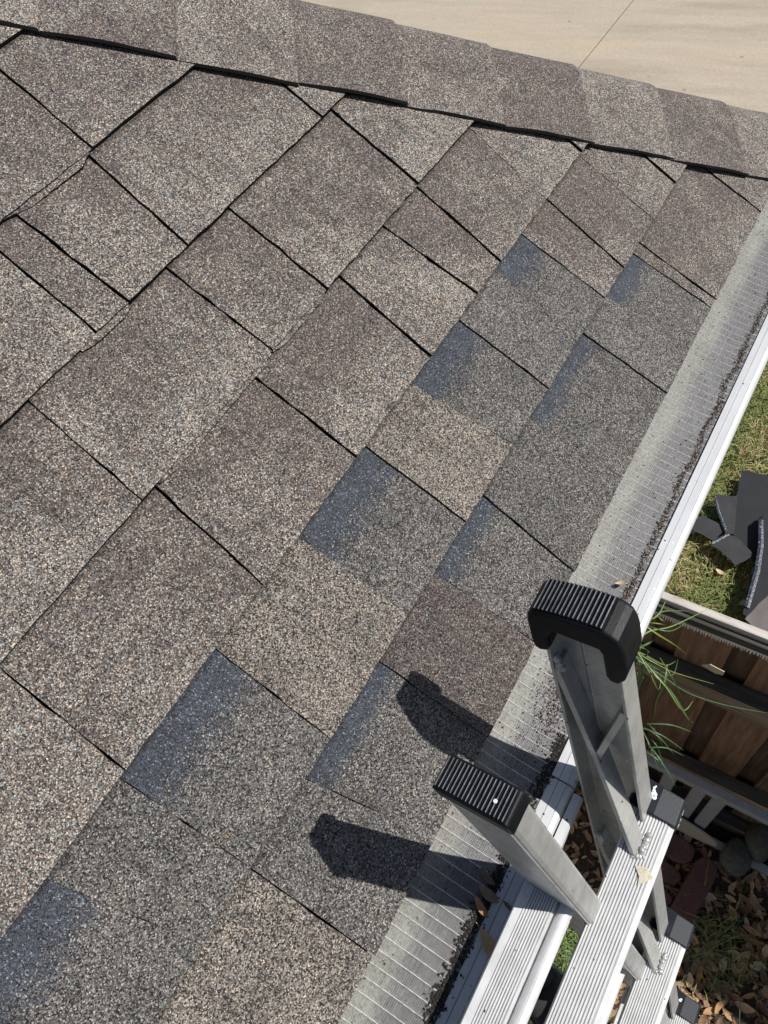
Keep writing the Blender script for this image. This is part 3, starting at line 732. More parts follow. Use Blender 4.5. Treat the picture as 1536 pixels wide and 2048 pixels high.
# rubber cap of the outer rail: an inverted U with ribs across its top
def ucap(O, r, sx):
    a0, a1 = -.0085, WR+.0075; s0 = -.0085
    up = -1
    prof = []
    # (a along n_, s along rail downwards); outline clockwise seen from the open side
    prof += [(a0+.001, .040), (a0-.0005, .030), (a0, .006), (a0+.0015, -.001), (a0+.005, -.0055)]
    crown = []
    NR = 17
    for (a, h) in ribs(a0+.007, a1-.011, NR, 0, -.0017):
        t = (a-a0)/(a1-a0); s = -.0068-.0035*math.sin(math.pi*min(1, max(0, t)))+.0035*max(0, (t-.75)/.25)**2
        crown.append((a, s+h))
    prof += [(a, s_+.0004) for a, s_ in crown[::4]]
    prof += [(a1-.0085, -.0052), (a1-.004, -.0015), (a1-.001, .006), (a1, .014), (a1, .032), (a1-.003, .046), (a1-.008, .0525), (a1-.015, .053), (a1-.0185, .047), (a1-.0185, .020), (a1-.021, .0155)]
    prof += [(a0+.023, .0125), (a0+.019, .016), (a0+.0165, .022), (a0+.0165, .034), (a0+.013, .0405), (a0+.006, .043)]
    n = len(prof)
    e0, e1 = -.0052, TR+.0050
    V, F = prism(prof, O, n_, r, X_*sx, e0, e1)
    o = mk('rubber_cap', V, F, M['rubber'], lad)
    bv = o.modifiers.new('bevel', 'BEVEL'); bv.width = .0034; bv.segments = 4; bv.limit_method = 'ANGLE'; bv.angle_limit = math.radians(60)
    parts = []
    for k in range(0, len(crown)-3, 4):
        c4 = crown[k:k+4]
        if k//4 in (NR-1,): continue
        parts.append(prism([(c4[0][0], c4[0][1]+.0012), c4[0], c4[1], c4[2], c4[3], (c4[3][0], c4[3][1]+.0012)], O, n_, r, X_*sx, e0+.0022, e1-.0022))
    V, F = join(parts); fmm = ([0, 0, 1, 0, 0, 0]+[0, 0])*len(parts)
    mk('ridges', V, F, [M['rubber'], M['ridge_highlight']], o, fm=fmm, bevel=.0004)
    riv = on = None
    return o
uc = ucap(Rt, r_out, 1)
ucap(np.array([XL-Rt[0], Rt[1], Rt[2]]), np.array([-r_out[0], r_out[1], r_out[2]]), -1)
# rivet inside the cap
rv = Rt+n_*.030+r_out*.015+X_*.004
mk('rivet', *tube([rv, rv+r_out*.0022], [.0026, .0018], 10), plain('rivet_metal', (.55, .52, .45), .4, .3), uc)
# end cap of the inner rail
def bcap(O):
    a0, a1 = -.0014, WL_+.0014
    prof = [(a0, .014), (a0, -.0004), (a0+.0025, -.0030), (a1-.0025, -.0030), (a1, -.0004), (a1, .014)]
    V, F = prism(prof, O, n_, r_in, X_, -.0014, TL+.0014)
    o = mk('end_cap', V, F, M['rubber'], lad)
    bv = o.modifiers.new('bevel', 'BEVEL'); bv.width = .0026; bv.segments = 4; bv.limit_method = 'ANGLE'; bv.angle_limit = math.radians(35)
    cr = [(a, -.0028+h) for a, h in ribs(a0+.0020, a1-.0030, 18, 0, -.0016)]
    parts = [prism([(cr[k][0], cr[k][1]+.0012), cr[k], cr[k+1], cr[k+2], cr[k+3], (cr[k+3][0], cr[k+3][1]+.0012)], O, n_, r_in, X_, .0006, TL-.0006) for k in range(0, len(cr)-3, 4)]
    V, F = join(parts)
    mk('ridges', V, F, [M['rubber'], M['ridge_highlight']], o, fm=([0, 0, 1, 0, 0, 0]+[0, 0])*len(parts), bevel=.0004)
    return o
bc = bcap(Lt); bcap(np.array([XL-Lt[0]-TL, Lt[1], Lt[2]]))
q = Lt+n_*.046+X_*.010+r_in*-.0048
mk('paint_fleck', *tube([q, q-r_in*.0004], [.0016, .0013], 8), M['paint_white'], bc)
# rungs of the outer section: ribbed D-section standing in front of the rails, with plastic ends
S2 = 1.05
def rung(i):
    c0 = CW+S2*(np.array([-.1996, -.1752, .0072])-CW)
    c = c0+r_out*.305*S2*i
    A = np.array([0, -1., 0]); B = np.array([0, 0, 1.]); c = c+np.array([0, .0012, 0])
    hw = .0195; top = .008
    prof = [(-hw, top-.004), (-hw+.0015, top-.0006)]
    prof += [(a, top+h-.0006) for a, h in ribs(-hw+.003, hw-.0045, 11, 0, .0011)]
    prof += [(hw-.003, top-.001), (hw+.0025, top-.006), (hw+.0025, -.012), (hw-.003, -.021), (-hw+.004, -.022), (-hw, -.012)]
    cx = c[0]; x1 = cx-.0145; x0 = XL-cx+.0145
    V, F = prism(prof, (0, c[1], c[2]), A, B, X_, x0, x1)
    fmr = [0]*len(F)
    for j in range(2, 2+44):
        if (j-2) % 4 == 3: fmr[j] = 1
    o = mk('rung', V, F, [M['alu_bright'], M['groove']], lad, fm=fmr)
    # end cap in two planes meeting at a crease
    for sx, xe in ((1, x1), (-1, x0)):
        e = .0025; P = [(-hw-e-.004, top-.004), (-hw-e-.002, top+.0032), (0, top+.0050), (hw+e-.001, top+.0024), (hw+e+.002, top-.004), (hw+e+.002, -.012), (hw-.001, -.0205), (-hw+.003, -.0215), (-hw-e, -.014)]
        O = np.array([xe-.001*sx, c[1], c[2]])
        V0 = [O+a*A+b*B for a, b in P]; V1 = [O+X_*sx*(.029+.004*(a < 0))+a*A*.97+b*B*.95 for a, b in P]; m = len(P)
        V = V0+V1; F = [(k, (k+1) % m, m+(k+1) % m, m+k) for k in range(m)]+[tuple(range(m))[::-1], tuple(range(m, 2*m))]
        fmm = [0]*len(F); fmm[2] = 1; fmm[3] = 1; fmm[1] = 0  # climber-side facet gets lighter plastic, its lit tone put into the colour
        ec = mk('rung_end_cap', V, F, [M['plastic_dark'], M['plastic_mid']], o, fm=fmm, bevel=.0010)
        if sx > 0:
            # splash of white paint and the moulded marks on the end face
            if i in (0, 2):
                q = O+X_*.019+A*-.006+B*(top+.0046)
                parts = []
                for (dx, dy, rr) in ((0, 0, .0030), (-.0028, .0012, .0024), (.0030, -.0012, .0018), (.0058, -.0020, .0014), (.0078, -.0010, .0010)) if i == 0 else ((0, 0, .0022), (.002, .001, .0016)):
                    parts.append(tube([q+X_*dx+A*dy, q+X_*dx+A*dy+B*.0003], [rr, rr*.8], 8))
                mk('paint_splash', *join(parts), M['paint_white'], ec)
            parts = []
            for kk in range(3 if i == 0 else 1):
                cc = O+X_*(.006+.007*kk)+A*(hw+e+.0022)+B*(-.006)
                parts.append(tube([cc+X_*.0026*math.cos(t)+B*.0042*math.sin(t) for t in np.linspace(.5+kk, 4.9+kk, 8)], .00035, 4))
            mk('moulded_mark', *join(parts), M['paint_white'], ec)
    return c
rc = [rung(i) for i in range(4)]
# steps of the inner section: wide ribbed tread with a round front edge
def step(z, yb, x1, L=.9):
    A = np.array([0, -1., 0]); B = np.array([0, 0, 1.])
    prof = [(0, -.012), (0, -.0012), (.001, 0), (.0075, 0)]+[(a, h*1.0) for a, h in ribs(.0080, .0300, 9, 0, .0010)]
    prof += [(.0310, 0), (.0335, -.0062), (.0350, -.0078)]
    cx, cz, rr = .0415, -.0065, .0068
    prof += [(cx-rr*math.cos(t), cz+rr*math.sin(t)) for t in np.linspace(.35, math.pi+.9, 12)]
    prof += [(.036, -.0165), (.03, -.018), (.004, -.018)]
    V, F = prism(prof, (0, yb, z), A, B, X_, XL-x1, x1)
    fmr = [0]*len(F)
    for j in range(4, 4+36):
        if (j-4) % 4 == 3: fmr[j] = 1
    o = mk('step', V, F, [M['alu_bright'], M['groove']], lad, fm=fmr); return o
yb = lambda z: Lt[1]-(Lt[2]-z)*math.cos(TA)/math.sin(TA)
for k in range(4):
    z = .010-.30*k; step(z, yb(z)-.002, Lt[0]-.0002)
# Y shaped brace between the outer rail and its rung
def brace(i):
    def L3(s, n, x=0): return Rt+r_out*s+n_*n+X_*x
    off = .305*S2*i
    t = .0032
    def bar(a, b, xa, xb, wd, name=None, tt=t, da=0, db=0):
        """flat bar of width wd along X, between two (s,n) points"""
        a = np.array(a, float); b = np.array(b, float); d = b-a; d /= np.linalg.norm(d); p = np.array([-d[1], d[0]])*tt
        V = []
        for (q, x0, dd) in ((a, xa, da), (b, xb, db)):
            for sg in (-1, 1):
                for x in (x0, x0+wd): V.append(L3(q[0]+sg*p[0]+off, q[1]+sg*p[1], x)+np.array([0, 0, 0]))
        F = [(0, 1, 3, 2), (4, 6, 7, 5), (0, 4, 5, 1), (2, 3, 7, 6), (0, 2, 6, 4), (1, 5, 7, 3)]
        return V, F
    w1 = TR-.005
    J = (.200, .0235)
    end = (on_z(1268, 1704, rc[0][2]+.009)+np.array([-.004, 0, 0]))-Rt
    # coordinates of the rung top in the (s, n, x) frame
    Mx = np.array([r_out, n_, X_]).T; e = np.linalg.solve(Mx, end)
    parts = [bar((.072, .0035), J, .001, .001, w1), bar((.104, WR-.0035), (J[0]-.002, J[1]+.003), .001, .001, w1)]
    parts.append(bar((J[0]-.012, J[1]-.001), (e[0], e[1]), .001, e[2], .021, tt=.0026))
    o = mk('brace', *join(parts), M['alu'], lad, bevel=.0006)
    # weld beads
    def bead(P, r0, n, seed, stretch):
        V, F = [], []; rr = random.Random(seed)
        for k in range(n):
            c = P+stretch*(k/(max(1, n-1))-.5)+np.array([rr.uniform(-1, 1) for _ in range(3)])*r0*.25
            nn, mm = 7, 5; b0 = len(V)
            for a in range(mm+1):
                for b in range(nn):
                    th = math.pi*a/mm; V.append(c+r0*(.8+.3*rr.random())*np.array([math.sin(th)*math.cos(6.283*b/nn), math.sin(th)*math.sin(6.283*b/nn), math.cos(th)]))
            for a in range(mm):
                for b in range(nn): F.append((b0+a*nn+b, b0+a*nn+(b+1) % nn, b0+(a+1)*nn+(b+1) % nn, b0+(a+1)*nn+b))
        return mk('weld_bead', V, F, M['alu'], o, smooth=True)
    bead(L3(.068+off, .006, .004), .0040, 7, i, r_out*.012+n_*.004)
    WP = Rt+r_out*(e[0]+off)+n_*e[1]+X_*(e[2]+.008)
    bead(WP+np.array([.008, -.006, -.001]), .0034, 9, i+9, np.array([.017, 0, 0]))
    bead(WP+np.array([-.006, -.004, -.002]), .0034, 5, i+19, np.array([.004, -.008, 0]))
for i in range(3): brace(i)
# dried bird dropping / leaf scrap on the top rung
P = on_z(1285, 1752, rc[0][2]+.0095)
scr = mk('dry_leaf', [P+np.array(q)*.010 for q in ((-1, .1, 0), (-.2, .25, .05), (.5, .9, 0), (.9, -.1, .08), (.3, -.9, 0), (-.4, -.35, .05))], [(0, 5, 1), (1, 5, 3), (1, 3, 2), (5, 4, 3)], plain('pale_leaf', (.5, .46, .36), .8, 0, 300, .3))
thing(scr, 'crumpled pale scrap of leaf stuck on the top ribbed rung', 'leaf')

# ------------------------------------------------------------------ shoe on a lower rung
def shoe():
    root = empty('shoe', (-.44, -.22, -.80), 'dark grey and black work shoe glimpsed between the ladder rungs at the bottom', 'shoe')
    st = [(-.145, .026, .030), (-.12, .040, .06), (-.06, .042, .075), (0, .040, .065), (.05, .045, .052), (.10, .046, .042), (.135, .036, .034), (.150, .018, .022)]
    d = np.array([.30, .95, 0]); d /= np.linalg.norm(d); s = np.array([d[1], -d[0], 0]); z = np.array([0, 0, 1.]); O = np.array([-.425, -.225, -.79])
    def loft(zb, zt, sw, name, mat, flat=False):
        V, F = [], []; K = 12
        for (t, w_, h) in st:
            for k in range(K):
                a = 6.283*k/K; cs, sn = math.cos(a), math.sin(a)
                hh = zb+(zt if flat else h*zt)*(sn*.5+.5)
                V.append(O+d*t+s*w_*sw*math.copysign(abs(cs)**.7, cs)+z*hh)
        for i in range(len(st)-1):
            for k in range(K): F.append((i*K+k, i*K+(k+1) % K, (i+1)*K+(k+1) % K, (i+1)*K+k))
        F += [tuple(range(K))[::-1], tuple(range((len(st)-1)*K, len(st)*K))]
        return mk(name, V, F, mat, root, smooth=True, sub=1)
    loft(0, .024, 1.1, 'sole', plain('shoe_sole', (.01, .01, .011), .8), True)
    up = loft(.016, 1.0, .98, 'upper', plain('shoe_upper', (.032, .033, .037), .85, 0, 200, .3, .3, 400))
    mk('toe_cap', *tube([O+d*.095+z*.034, O+d*.115+z*.034, O+d*.14+z*.030, O+d*.153+z*.024], [.040, .038, .028, .010], 14), plain('toe_cap', (.006, .006, .007), .6), up, smooth=True)
    mk('piping', *tube([O+d*(-.02)+s*.02+z*.075, O+d*.03+s*.024+z*.068, O+d*.055+s*.008+z*.064, O+d*.055-s*.010+z*.064, O+d*.02-s*.026+z*.068], .0016), plain('piping', (.16, .16, .17), .6), up)
    for k in range(3):
        mk('lace', *tube([O+d*(-.01+.016*k)+s*.014+z*(.083-.004*k), O+d*(-.004+.016*k)+z*(.087-.004*k), O+d*(-.01+.016*k)-s*.014+z*(.083-.004*k)], .0018), plain('lace', (.05, .05, .055), .8), up)
    mk('trouser_leg', *tube([O-d*.075+z*.07, O-d*.09+z*.16, O-d*.12+z*.30-s*.01], [.056, .062, .072], 16), plain('black_trousers', (.008, .008, .009), .9, 0, 60, .3), root, smooth=True)
shoe()

# ------------------------------------------------------------------ fence
fen = empty('fence', (.55, -.3, GZ), 'weathered brown board fence with a peeling white top trim below the gutter', 'fence')
FX = .55
random.seed(3)
bd = M['board']
def board(y0, y1, rec, zt=-1.04):
    x0 = FX+rec; V, F = box(x0, x0+.016, y0, y1, GZ+.02, zt)
    mk('board', V, F, bd, fen, bevel=.002)
y = .34
edges = [(.335, .20), (.197, .06), (.057, -.098), (-.295, -.425), (-.49, -.63)]
y = .335; k = 0
ys_ = [(.335, .175, 0), (.175, .115, 1), (.112, -.028, 0), (-.03, -.095, 1)]
ys_ = [(.30, .17, 0), (.18, .09, 1), (.10, -.03, 0), (-.02, -.11, 1), (-.10, -.229, 0), (-.219, -.305, 1), (-.295, -.425, 0), (-.415, -.50, 1), (-.49, -.62, 0), (-.61, -.70, 1)]
yy = -.69
while yy > -3.2: ys_ += [(yy, yy-.13, 0), (yy-.12, yy-.21, 1)]; yy -= .2
for a, b, rec in ys_: board(b, a, .018 if rec else 0)
def rail_(z, x0=.412, h=.075, a=.33, b=-3.2, ztop=None):
    x0 = FX-.052; V, F = box(x0, FX-.001, b, a, z-h-.01, z); fm = [0, 1, 0, 0, 0, 0]
    mk('rail', V, F, [M['rail'], M['railtop']], fen, fm=fm, bevel=.003)
rail_(-1.315, .475, .09); rail_(-2.10, .485, .09); rail_(-2.53, .495, .08)
V, F = box(.553, .576, -3.2, .33, -1.065, -1.015); mk('top_trim', V, F, M['trimpaint'], fen, bevel=.003)
V, F = box(.5365, .5485, -3.2, .33, -1.080, -1.035); mk('trim_board', V, F, M['railtop'], fen, bevel=.002)
# torn paint edge hanging under the trim
V, F = [], []
yv = .3
while yv > -.9:
    wdt = .004+.006*rng.random(); dz = .008+.02*rng.random(); k = len(V)
    V += [(.5360, yv, -1.065), (.5360, yv-wdt, -1.065), (.5345, yv-wdt*.6, -1.080-dz*.6), (.5362, yv-wdt*.3, -1.080-dz*.3)]; F += [(0+k, 1+k, 2+k), (0+k, 2+k, 3+k)]; yv -= wdt*.9
mk('splintered_edge', V, F, M['trimpaint'], fen)
pp = [on_x(x, y, .4725) for x, y in ((1403, 1331), (1420, 1329), (1437, 1338), (1449, 1344), (1446, 1351), (1430, 1347))]
mk('bare_wood_chip', [tuple(p) for p in pp]+[(p[0]+.002, p[1], p[2]) for p in pp], [(0, 1, 2, 3, 4, 5), (11, 10, 9, 8, 7, 6)]+[(i, i+6, (i+1) % 6+6, (i+1) % 6) for i in range(6)], plain('bare_wood', (.5, .42, .32), .8), fen)

# ------------------------------------------------------------------ ladder lying on its side along the fence
l2 = empty('ladder', (.40, -.5, GZ), 'grey ladder lying on its side in the shade along the fence foot', 'ladder')
galu = plain('dull_grey_aluminium', (.36, .37, .38), .5, .3, 40, .2)
for zt, zb in ((-1.925, -1.965), (-2.58, -2.612)):
    V, F = box(.405, .437, -1.9, -.135, zb, zt)
    V = [(x, y-(.03 if (y > -1 and z < zt-.01) else 0)*0, z) for x, y, z in V]
    mk('side_rail', V, F, galu, l2, bevel=.002)
for yv in (on_x(1337, 1560, .42)[1], on_x(1394, 1588, .42)[1], on_x(1433, 1608, .42)[1], -.86, -1.14, -1.42, -1.7):
    V, F = prism([(-.024, 0), (-.020, .010), (.020, .010), (.024, 0), (.020, -.006), (-.020, -.006)], (.42, yv, 0), (0, 1, 0), (1, 0, 0), (0, 0, 1), -2.578, -1.968)
    mk('rung', V, F, galu, l2, bevel=.001)
# beige plank with a rounded end
pl = empty('plank', (.36, -.30, GZ), 'beige board with a rounded end standing on edge by the grey ladder', 'board')
def plank():
    cy, cz = -.445, -2.47; V = []; ry, rz = .085, .045
    top = [(-.02, cz+.10), (-.25, cz+.055)]
    pts = [(-.02, -2.36), (-.30, -2.39), (-.36, -2.405), (-.42, -2.43), (-.465, -2.465), (-.482, -2.50), (-.475, -2.53), (-.44, -2.555), (-.38, -2.575), (-.30, -2.58), (-.02, -2.58)]
    V, F = prism(pts, (.392, 0, 0), (0, 1, 0), (0, 0, 1), (1, 0, 0), 0, .012)
    mk('plank_body', V, F, plain('beige_wood', (.42, .36, .28), .7, 0, 60, .15), pl, bevel=.002)
plank()

# ------------------------------------------------------------------ pavers and stones
def paver(pxs, h, label, mat='paver', cat='paving stone', name='paver', grp=None, z=GZ):
    P = [on_z(x, y, z+h) for x, y in pxs]; n = len(P)
    V = [tuple(p) for p in P]+[(p[0], p[1], z-.01) for p in P]
    F = [tuple(range(n)), tuple(range(n, 2*n))[::-1]]+[(i, i+n, (i+1) % n+n, (i+1) % n) for i in range(n)]
    nrm = np.cross(P[1]-P[0], P[2]-P[1])
    if nrm[2] < 0: F = [f[::-1] for f in F]
    return thing(mk(name, V, F, M[mat], bevel=.008), label, cat, grp)
paver([(1432, 1730), (1436, 1745), (1428, 1765), (1376, 1862), (1366, 1900), (1330, 1885), (1322, 1850), (1392, 1722), (1408, 1712), (1422, 1716)], .06, 'long dark red paver with a clipped end, rightmost of the reddish pavers')
paver([(1330, 1658), (1362, 1672), (1386, 1690), (1391, 1704), (1385, 1720), (1370, 1727), (1350, 1722), (1322, 1704), (1318, 1680)], .06, 'short rounded red paver nearest the grey ladder')
paver([(1318, 1712), (1345, 1730), (1363, 1748), (1362, 1762), (1348, 1772), (1330, 1766), (1316, 1750)], .045, 'half hidden red paver between two others')
paver([(1318, 1765), (1334, 1780), (1346, 1796), (1344, 1808), (1330, 1808), (1316, 1800)], .05, 'lowest red paver, only its rounded end showing beside the long one')
def rock(c, r, label, seed):
    V, F = [], []; nn, mm = 18, 11
    for a in range(mm+1):
        for b in range(nn):
            th = math.pi*a/mm; p = np.array([math.sin(th)*math.cos(6.283*b/nn), math.sin(th)*math.sin(6.283*b/nn), math.cos(th)])
            k = 1+.18*noise.noise(Vector(p*1.3)+Vector((seed, 0, 0))); V.append(np.array(c)+p*np.array(r)*k)
    for a in range(mm):
        for b in range(nn): F.append((a*nn+b, a*nn+(b+1) % nn, (a+1)*nn+(b+1) % nn, (a+1)*nn+b))
    return thing(mk('stone', V, F, M['stone'], smooth=True), label, 'stone')
p = on_z(1472, 1715, GZ+.05); rock(p, (.075, .055, .055), 'smooth grey green stone behind the long red paver', 1)
p = on_z(1522, 1676, GZ+.07); rock(p, (.09, .06, .075), 'taller rounded grey stone at the right edge by the fence foot', 5)

# ------------------------------------------------------------------ leaf litter
random.seed(11)
def rnd_ground():
    """on the dirt strip between house and fence, in view"""
    while True:
        x = random.uniform(-.75, .42); yv = random.uniform(-1.35, .12)
        return x, yv
placed = 0
spots = [(1270, 1700), (1155, 1680), (1130, 1745), (1100, 1620)]
for k in range(240):
    if k < 190: x, yv = rnd_ground()
    else:
        P = on_z(random.uniform(1370, 1536), random.uniform(1850, 2048), GZ); x, yv = P[0], P[1]
    leaf((x, yv, GZ+.008+.022*random.random()), random.uniform(.045, .075), (random.uniform(-.5, .5), random.uniform(-.4, .4), random.uniform(0, 6.28)), 'dry curled brown leaf lying on the dark ground beside the ladder', 'dry leaves on the dark ground beside the ladder', random.randrange(11))
V, F, RN = [], [], []
for k in range(2600):
    Lf, W = leaf_mesh(1, .45, random.uniform(.05, .35), k)[0], None
    x, yv = rnd_ground()
    s = random.uniform(.025, .055); e = Matrix.Rotation(random.uniform(0, 6.28), 3, 'Z') @ Matrix.Rotation(random.uniform(-.5, .5), 3, 'X')
    b0 = len(V)
    Lf = [Lf[i] for i in (0, 1, 2, 6, 7, 8, 12, 13, 14, 18, 19, 20, 21, 22, 23)]
    for q in Lf:
        w_ = e @ (Vector(q)*s); V.append((w_.x+x, w_.y+yv, w_.z+GZ+.004+random.random()*.006))
    for i in range(4):
        q = i*3+b0; F += [(q, q+3, q+4, q+1), (q+1, q+4, q+5, q+2)]
    RN += [random.random()]*15
thing(mk('leaf_litter', V, F, M['leaf'], attrs={'rnd': RN}), 'carpet of small dry leaves on the shaded soil between house and fence', 'leaves', kind='stuff')

# ------------------------------------------------------------------ grass
def blades(name, n, fxy, hmin, hmax, wd, mat, label, lean=.6, cols=None):
    X, Y = fxy(n); a = rng.random(n)*6.283; h = hmin+(hmax-hmin)*rng.random(n); l = lean*rng.random(n)
    dx, dy = np.cos(a), np.sin(a)
    px, py = -dy*wd, dx*wd
    z0 = GZ
    A = np.stack([X-px, Y-py, np.full(n, z0)], 1); B = np.stack([X+px, Y+py, np.full(n, z0)], 1)
    Cc = np.stack([X+dx*h*l*.5+px*.7, Y+dy*h*l*.5+py*.7, z0+h*.6], 1); D = np.stack([X+dx*h*l*.5-px*.7, Y+dy*h*l*.5-py*.7, z0+h*.6], 1)
    E = np.stack([X+dx*h*l*1.6, Y+dy*h*l*1.6, z0+h*(1-.4*l)], 1)
    V = np.stack([A, B, Cc, D, E], 1).reshape(-1, 3)
    F = []
    for i in range(n):
        k = i*5; F += [(k, k+1, k+2, k+3), (k+3, k+2, k+4)]
    r = rng.random(n) if cols is None else cols(X, Y)
    return thing(mk(name, V, F, mat, attrs={'rnd': np.repeat(r, 5)}), label, 'grass', kind='stuff')
def lawn_xy(n): return .58+3.6*rng.random(n)**1.0, -1.0+1.9*rng.random(n)
def lawn_cols(X, Y):
    out = np.empty(len(X))
    for i in range(len(X)):
        g = noise.noise((X[i]*2.6, Y[i]*2.6, 0))+.5*noise.noise((X[i]*9, Y[i]*9, 4))
        dry = (g < .02+.12*(2.2-X[i]))
        out[i] = (rng.choice([.3, .45, .75, .92, .6]) if dry and rng.random() < .75 else rng.choice([.05, .2, .6, .92]))
    return out
blades('lawn_grass', 60000, lawn_xy, .02, .065, .0022, M['grassblade'], 'patchy green and straw coloured lawn beyond the gutter', 1.0, lawn_cols)
blades('shade_grass', 160, lambda n: (rng.normal(.07, .07, n), rng.normal(-.62, .07, n)), .06, .13, .002, M['weed'], 'sparse grass tuft growing in the leaf litter', 1.2)
def gap_xy(n): return rng.normal(-.22, .06, n), rng.normal(-.10, .09, n)
blades('patch_grass', 1500, gap_xy, .03, .08, .0025, M['weed'], 'small bright grass patch seen between the ladder steps', 1.0)
for (x, y_, s, a, kk, lb) in ((1483, 905, .075, .3, 3, 'pale curled leaf high on the lawn, uppermost beside the gutter'), (1520, 912, .05, 2, 1, 'rusty leaf at the right edge above the dark scraps'),
    (1440, 1145, .05, 1.2, 5, 'orange leaf on the lawn below the square scrap'), (1362, 1178, .055, 1.0, 3, 'tan leaf on the dry grass close to the gutter'),
    (1490, 1206, .06, 2.4, 5, 'pale leaf by the fence trim under the right scrap'), (1381, 1065, .05, 1.9, 5, 'pale leaf touching the gutter edge left of the scraps'), (1395, 1142, .04, .4, 1, 'small brown leaf on the dry grass left of the orange leaf')):
    P = on_z(x, y_, GZ+.05); leaf(P, s, (.2, .1, a), lb, None, kk)

# torn-off shingles on the lawn
def scrap(pxs, z0, label, mat='scrap', tarline=None, tilt=None, thick=.004):
    P = []
    q_ = []
    for i in range(len(pxs)):
        a, b = pxs[i], pxs[(i+1) % len(pxs)]
        for k in range(5): q_.append((a[0]+(b[0]-a[0])*k/5+(k > 0)*random.uniform(-1.3, 1.3), a[1]+(b[1]-a[1])*k/5+(k > 0)*random.uniform(-1.3, 1.3)))
    pxs = q_
    for i, (x, y_) in enumerate(pxs): P.append(on_z(x, y_, GZ+z0+(tilt[i] if tilt else 0)))
    n = len(P); V = [tuple(p) for p in P]+[(p[0], p[1], p[2]-thick) for p in P]
    F = [tuple(range(n)), tuple(range(n, 2*n))[::-1]]+[(i, i+n, (i+1) % n+n, (i+1) % n) for i in range(n)]
    o = mk('torn_shingle', V, F, M[mat]); thing(o, label, 'roofing scrap')
    if tarline:
        a = []
        for (x, y_, w_, zz) in tarline: a.append((on_z(x, y_, GZ+z0+zz+.004), w_*.55))
        TV, TF = [], []
        for k, (p, w_) in enumerate(a):
            d = a[min(k+1, len(a)-1)][0]-a[max(k-1, 0)][0]; d /= np.linalg.norm(d); s = np.cross(d, (0, 0, 1))
            TV += [p-s*w_, p+np.array([0, 0, .002]), p+s*w_]
        for k in range(len(a)-1): q = k*3; TF += [(q, q+3, q+4, q+1), (q+1, q+4, q+5, q+2)]
        mk('tar_strip', TV, TF, M['tar'], o)
    return o
scrap([(1484, 940), (1545, 952), (1560, 1180), (1508, 1120), (1462, 1065), (1470, 1000)], .075, 'large dark torn shingle lying uppermost on the lawn at the right edge')
scrap([(1428, 990), (1475, 992), (1468, 1068), (1450, 1066), (1434, 1022)], .085, 'small upright dark shingle scrap left of the large one', 'scrap_plain', [(1430, 993, .012, .003), (1438, 1025, .014, .003), (1452, 1062, .013, .003)])
scrap([(1407, 1030), (1452, 1056), (1428, 1082), (1382, 1057), (1392, 1037)], .08, 'square grey shingle scrap nearest the gutter', 'scrap_plain')
scrap([(1457, 1066), (1483, 1082), (1508, 1111), (1471, 1131), (1445, 1104), (1422, 1091)], .10, 'square grey shingle scrap in the middle with a tarred upper edge', 'scrap_plain', [(1424, 1086, .013, .003), (1440, 1077, .015, .003), (1457, 1068, .013, .003)])
scrap([(1516, 1040), (1545, 1020), (1560, 1165), (1492, 1234), (1486, 1225), (1503, 1150), (1514, 1108)], .12, 'long folded dark shingle with a glossy tar crease reaching the fence', 'scrap', [(1522, 1040, .02, .003), (1522, 1090, .022, .003), (1515, 1140, .024, .004), (1504, 1180, .022, .004), (1494, 1215, .02, .004)], None)
scrap([(1536, 1176), (1570, 1150), (1600, 1330), (1536, 1282), (1490, 1238)], .10, 'brown grey shingle piece lying face up at the fence trim', 'scrap_granule')

# ------------------------------------------------------------------ tall weed between gutter and fence
wd = empty('tall_weed', (.40, -.02, GZ), 'tall green grassy weed spilling over the fence beside the gutter', 'weed')
def blade(pts, w0, zlist, name='blade', c=.3):
    """a ribbon leaf through sight points at given heights"""
    P = [on_z(x, y_, z) for (x, y_), z in zip(pts, zlist)]
    Q = []
    for i in range(len(P)-1):
        for t in np.linspace(0, 1, 6)[:-1]:
            p0 = P[max(i-1, 0)]; p1 = P[i]; p2 = P[i+1]; p3 = P[min(i+2, len(P)-1)]
            Q.append(.5*((2*p1)+(-p0+p2)*t+(2*p0-5*p1+4*p2-p3)*t*t+(-p0+3*p1-3*p2+p3)*t**3))
    Q.append(P[-1]); n = len(Q); V, F = [], []
    for i, p in enumerate(Q):
        d = Q[min(i+1, n-1)]-Q[max(i-1, 0)]; d /= np.linalg.norm(d)+1e-9
        s = np.cross(d, p-CW+np.array([.1, 0, .2])); s /= np.linalg.norm(s)+1e-9
        t = i/(n-1); w_ = w0*(min(1, .35+t*3))*(1-t**3)+.0002
        V += [p-s*w_, p+np.array([0, 0, -w_*.5]), p+s*w_]
    for i in range(n-1): q = i*3; F += [(q, q+3, q+4, q+1), (q+1, q+4, q+5, q+2)]
    mk(name, V, F, M['weed'], wd, attrs={'rnd': [c]*len(V)})
Zt = -.62
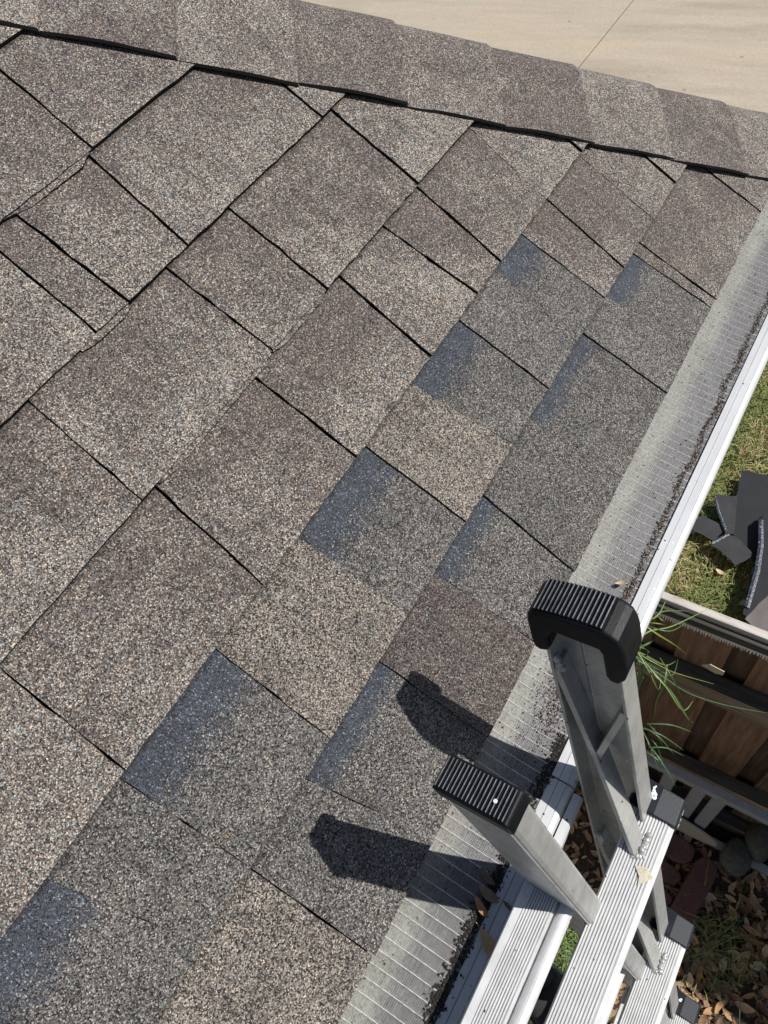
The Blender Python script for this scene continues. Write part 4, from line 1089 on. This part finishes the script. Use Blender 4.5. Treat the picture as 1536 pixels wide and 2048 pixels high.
BL = [([(1268, 1310), (1340, 1380), (1378, 1440), (1386, 1442)], .0030), ([(1270, 1300), (1330, 1370), (1365, 1420), (1388, 1402)][:3]+[(1386, 1402)], .0026),
      ([(1265, 1300), (1290, 1340), (1310, 1362), (1400, 1395)][:1]+[(1318, 1330), (1355, 1347), (1428, 1368)], .0014), ([(1275, 1318), (1330, 1355), (1382, 1388), (1460, 1412), (1560, 1430)], .0016),
      ([(1335, 1330), (1330, 1365), (1314, 1400), (1308, 1430)], .0034), ([(1272, 1308), (1282, 1330), (1290, 1362)], .0028), ([(1268, 1285), (1300, 1262), (1345, 1252), (1420, 1216)], .0022),
      ([(1290, 1250), (1318, 1270), (1350, 1290), (1374, 1310)], .0024), ([(1280, 1295), (1300, 1285), (1312, 1278)], .0028), ([(1300, 1240), (1318, 1228), (1332, 1200)], .002),
      ([(1312, 1232), (1330, 1222), (1380, 1222)], .002), ([(1316, 1232), (1328, 1243), (1336, 1250)], .0026), ([(1300, 1245), (1322, 1248), (1338, 1254)], .0016),
      ([(1270, 1310), (1310, 1335), (1345, 1350), (1356, 1318)], .0018), ([(1275, 1300), (1300, 1345), (1318, 1380), (1322, 1345)], .002), ([(1320, 1315), (1345, 1355), (1368, 1405), (1352, 1395)][:3], .0018),
      ([(1262, 1296), (1290, 1310), (1330, 1330), (1352, 1322)], .0024), ([(1264, 1290), (1286, 1296), (1302, 1306)], .0028), ([(1292, 1250), (1340, 1262), (1372, 1245)], .0018)]
random.seed(5)
for i, (pts, w0) in enumerate(BL):
    n = len(pts); z = [Zt+.03*math.sin(i)+.05*math.sin(math.pi*k/(n-1))-.06*k for k in range(n)]
    blade(pts, w0*.62, z, c=[.1, .3, .8, .6, .35][i % 5])
for i in range(9):                       # lower, shaded leaves
    x0, y0 = 1275+random.random()*30, 1440+random.random()*60; a = random.uniform(.2, 1.2); L = random.uniform(40, 110)
    blade([(x0, y0), (x0+L*.5*math.cos(a), y0+L*.5*math.sin(a)-8), (x0+L*math.cos(a), y0+L*math.sin(a))], .0018, [-1.35, -1.35, -1.42], c=.6)
for i in range(26):                       # stems rising from the ground behind the gutter
    a = np.array([.38+random.uniform(-.05, .05), .03+random.uniform(-.05, .07), GZ]); b = on_z(1262+random.uniform(-20, 20), 1298+random.uniform(-25, 25), Zt)+np.array([0, 0, random.uniform(-.1, .02)])
    pts = [a+(b-a)*t+np.array([.02*math.sin(3*t+i), .02*math.cos(2*t+i)-.02, 0]) for t in np.linspace(0, 1, 6)]
    mk('stem', *tube(pts, [.0022]*5+[.0012], 4), M['weed'], wd, attrs={'rnd': [.6]*24})
# one grass blade in front of the scraps, growing from the lawn
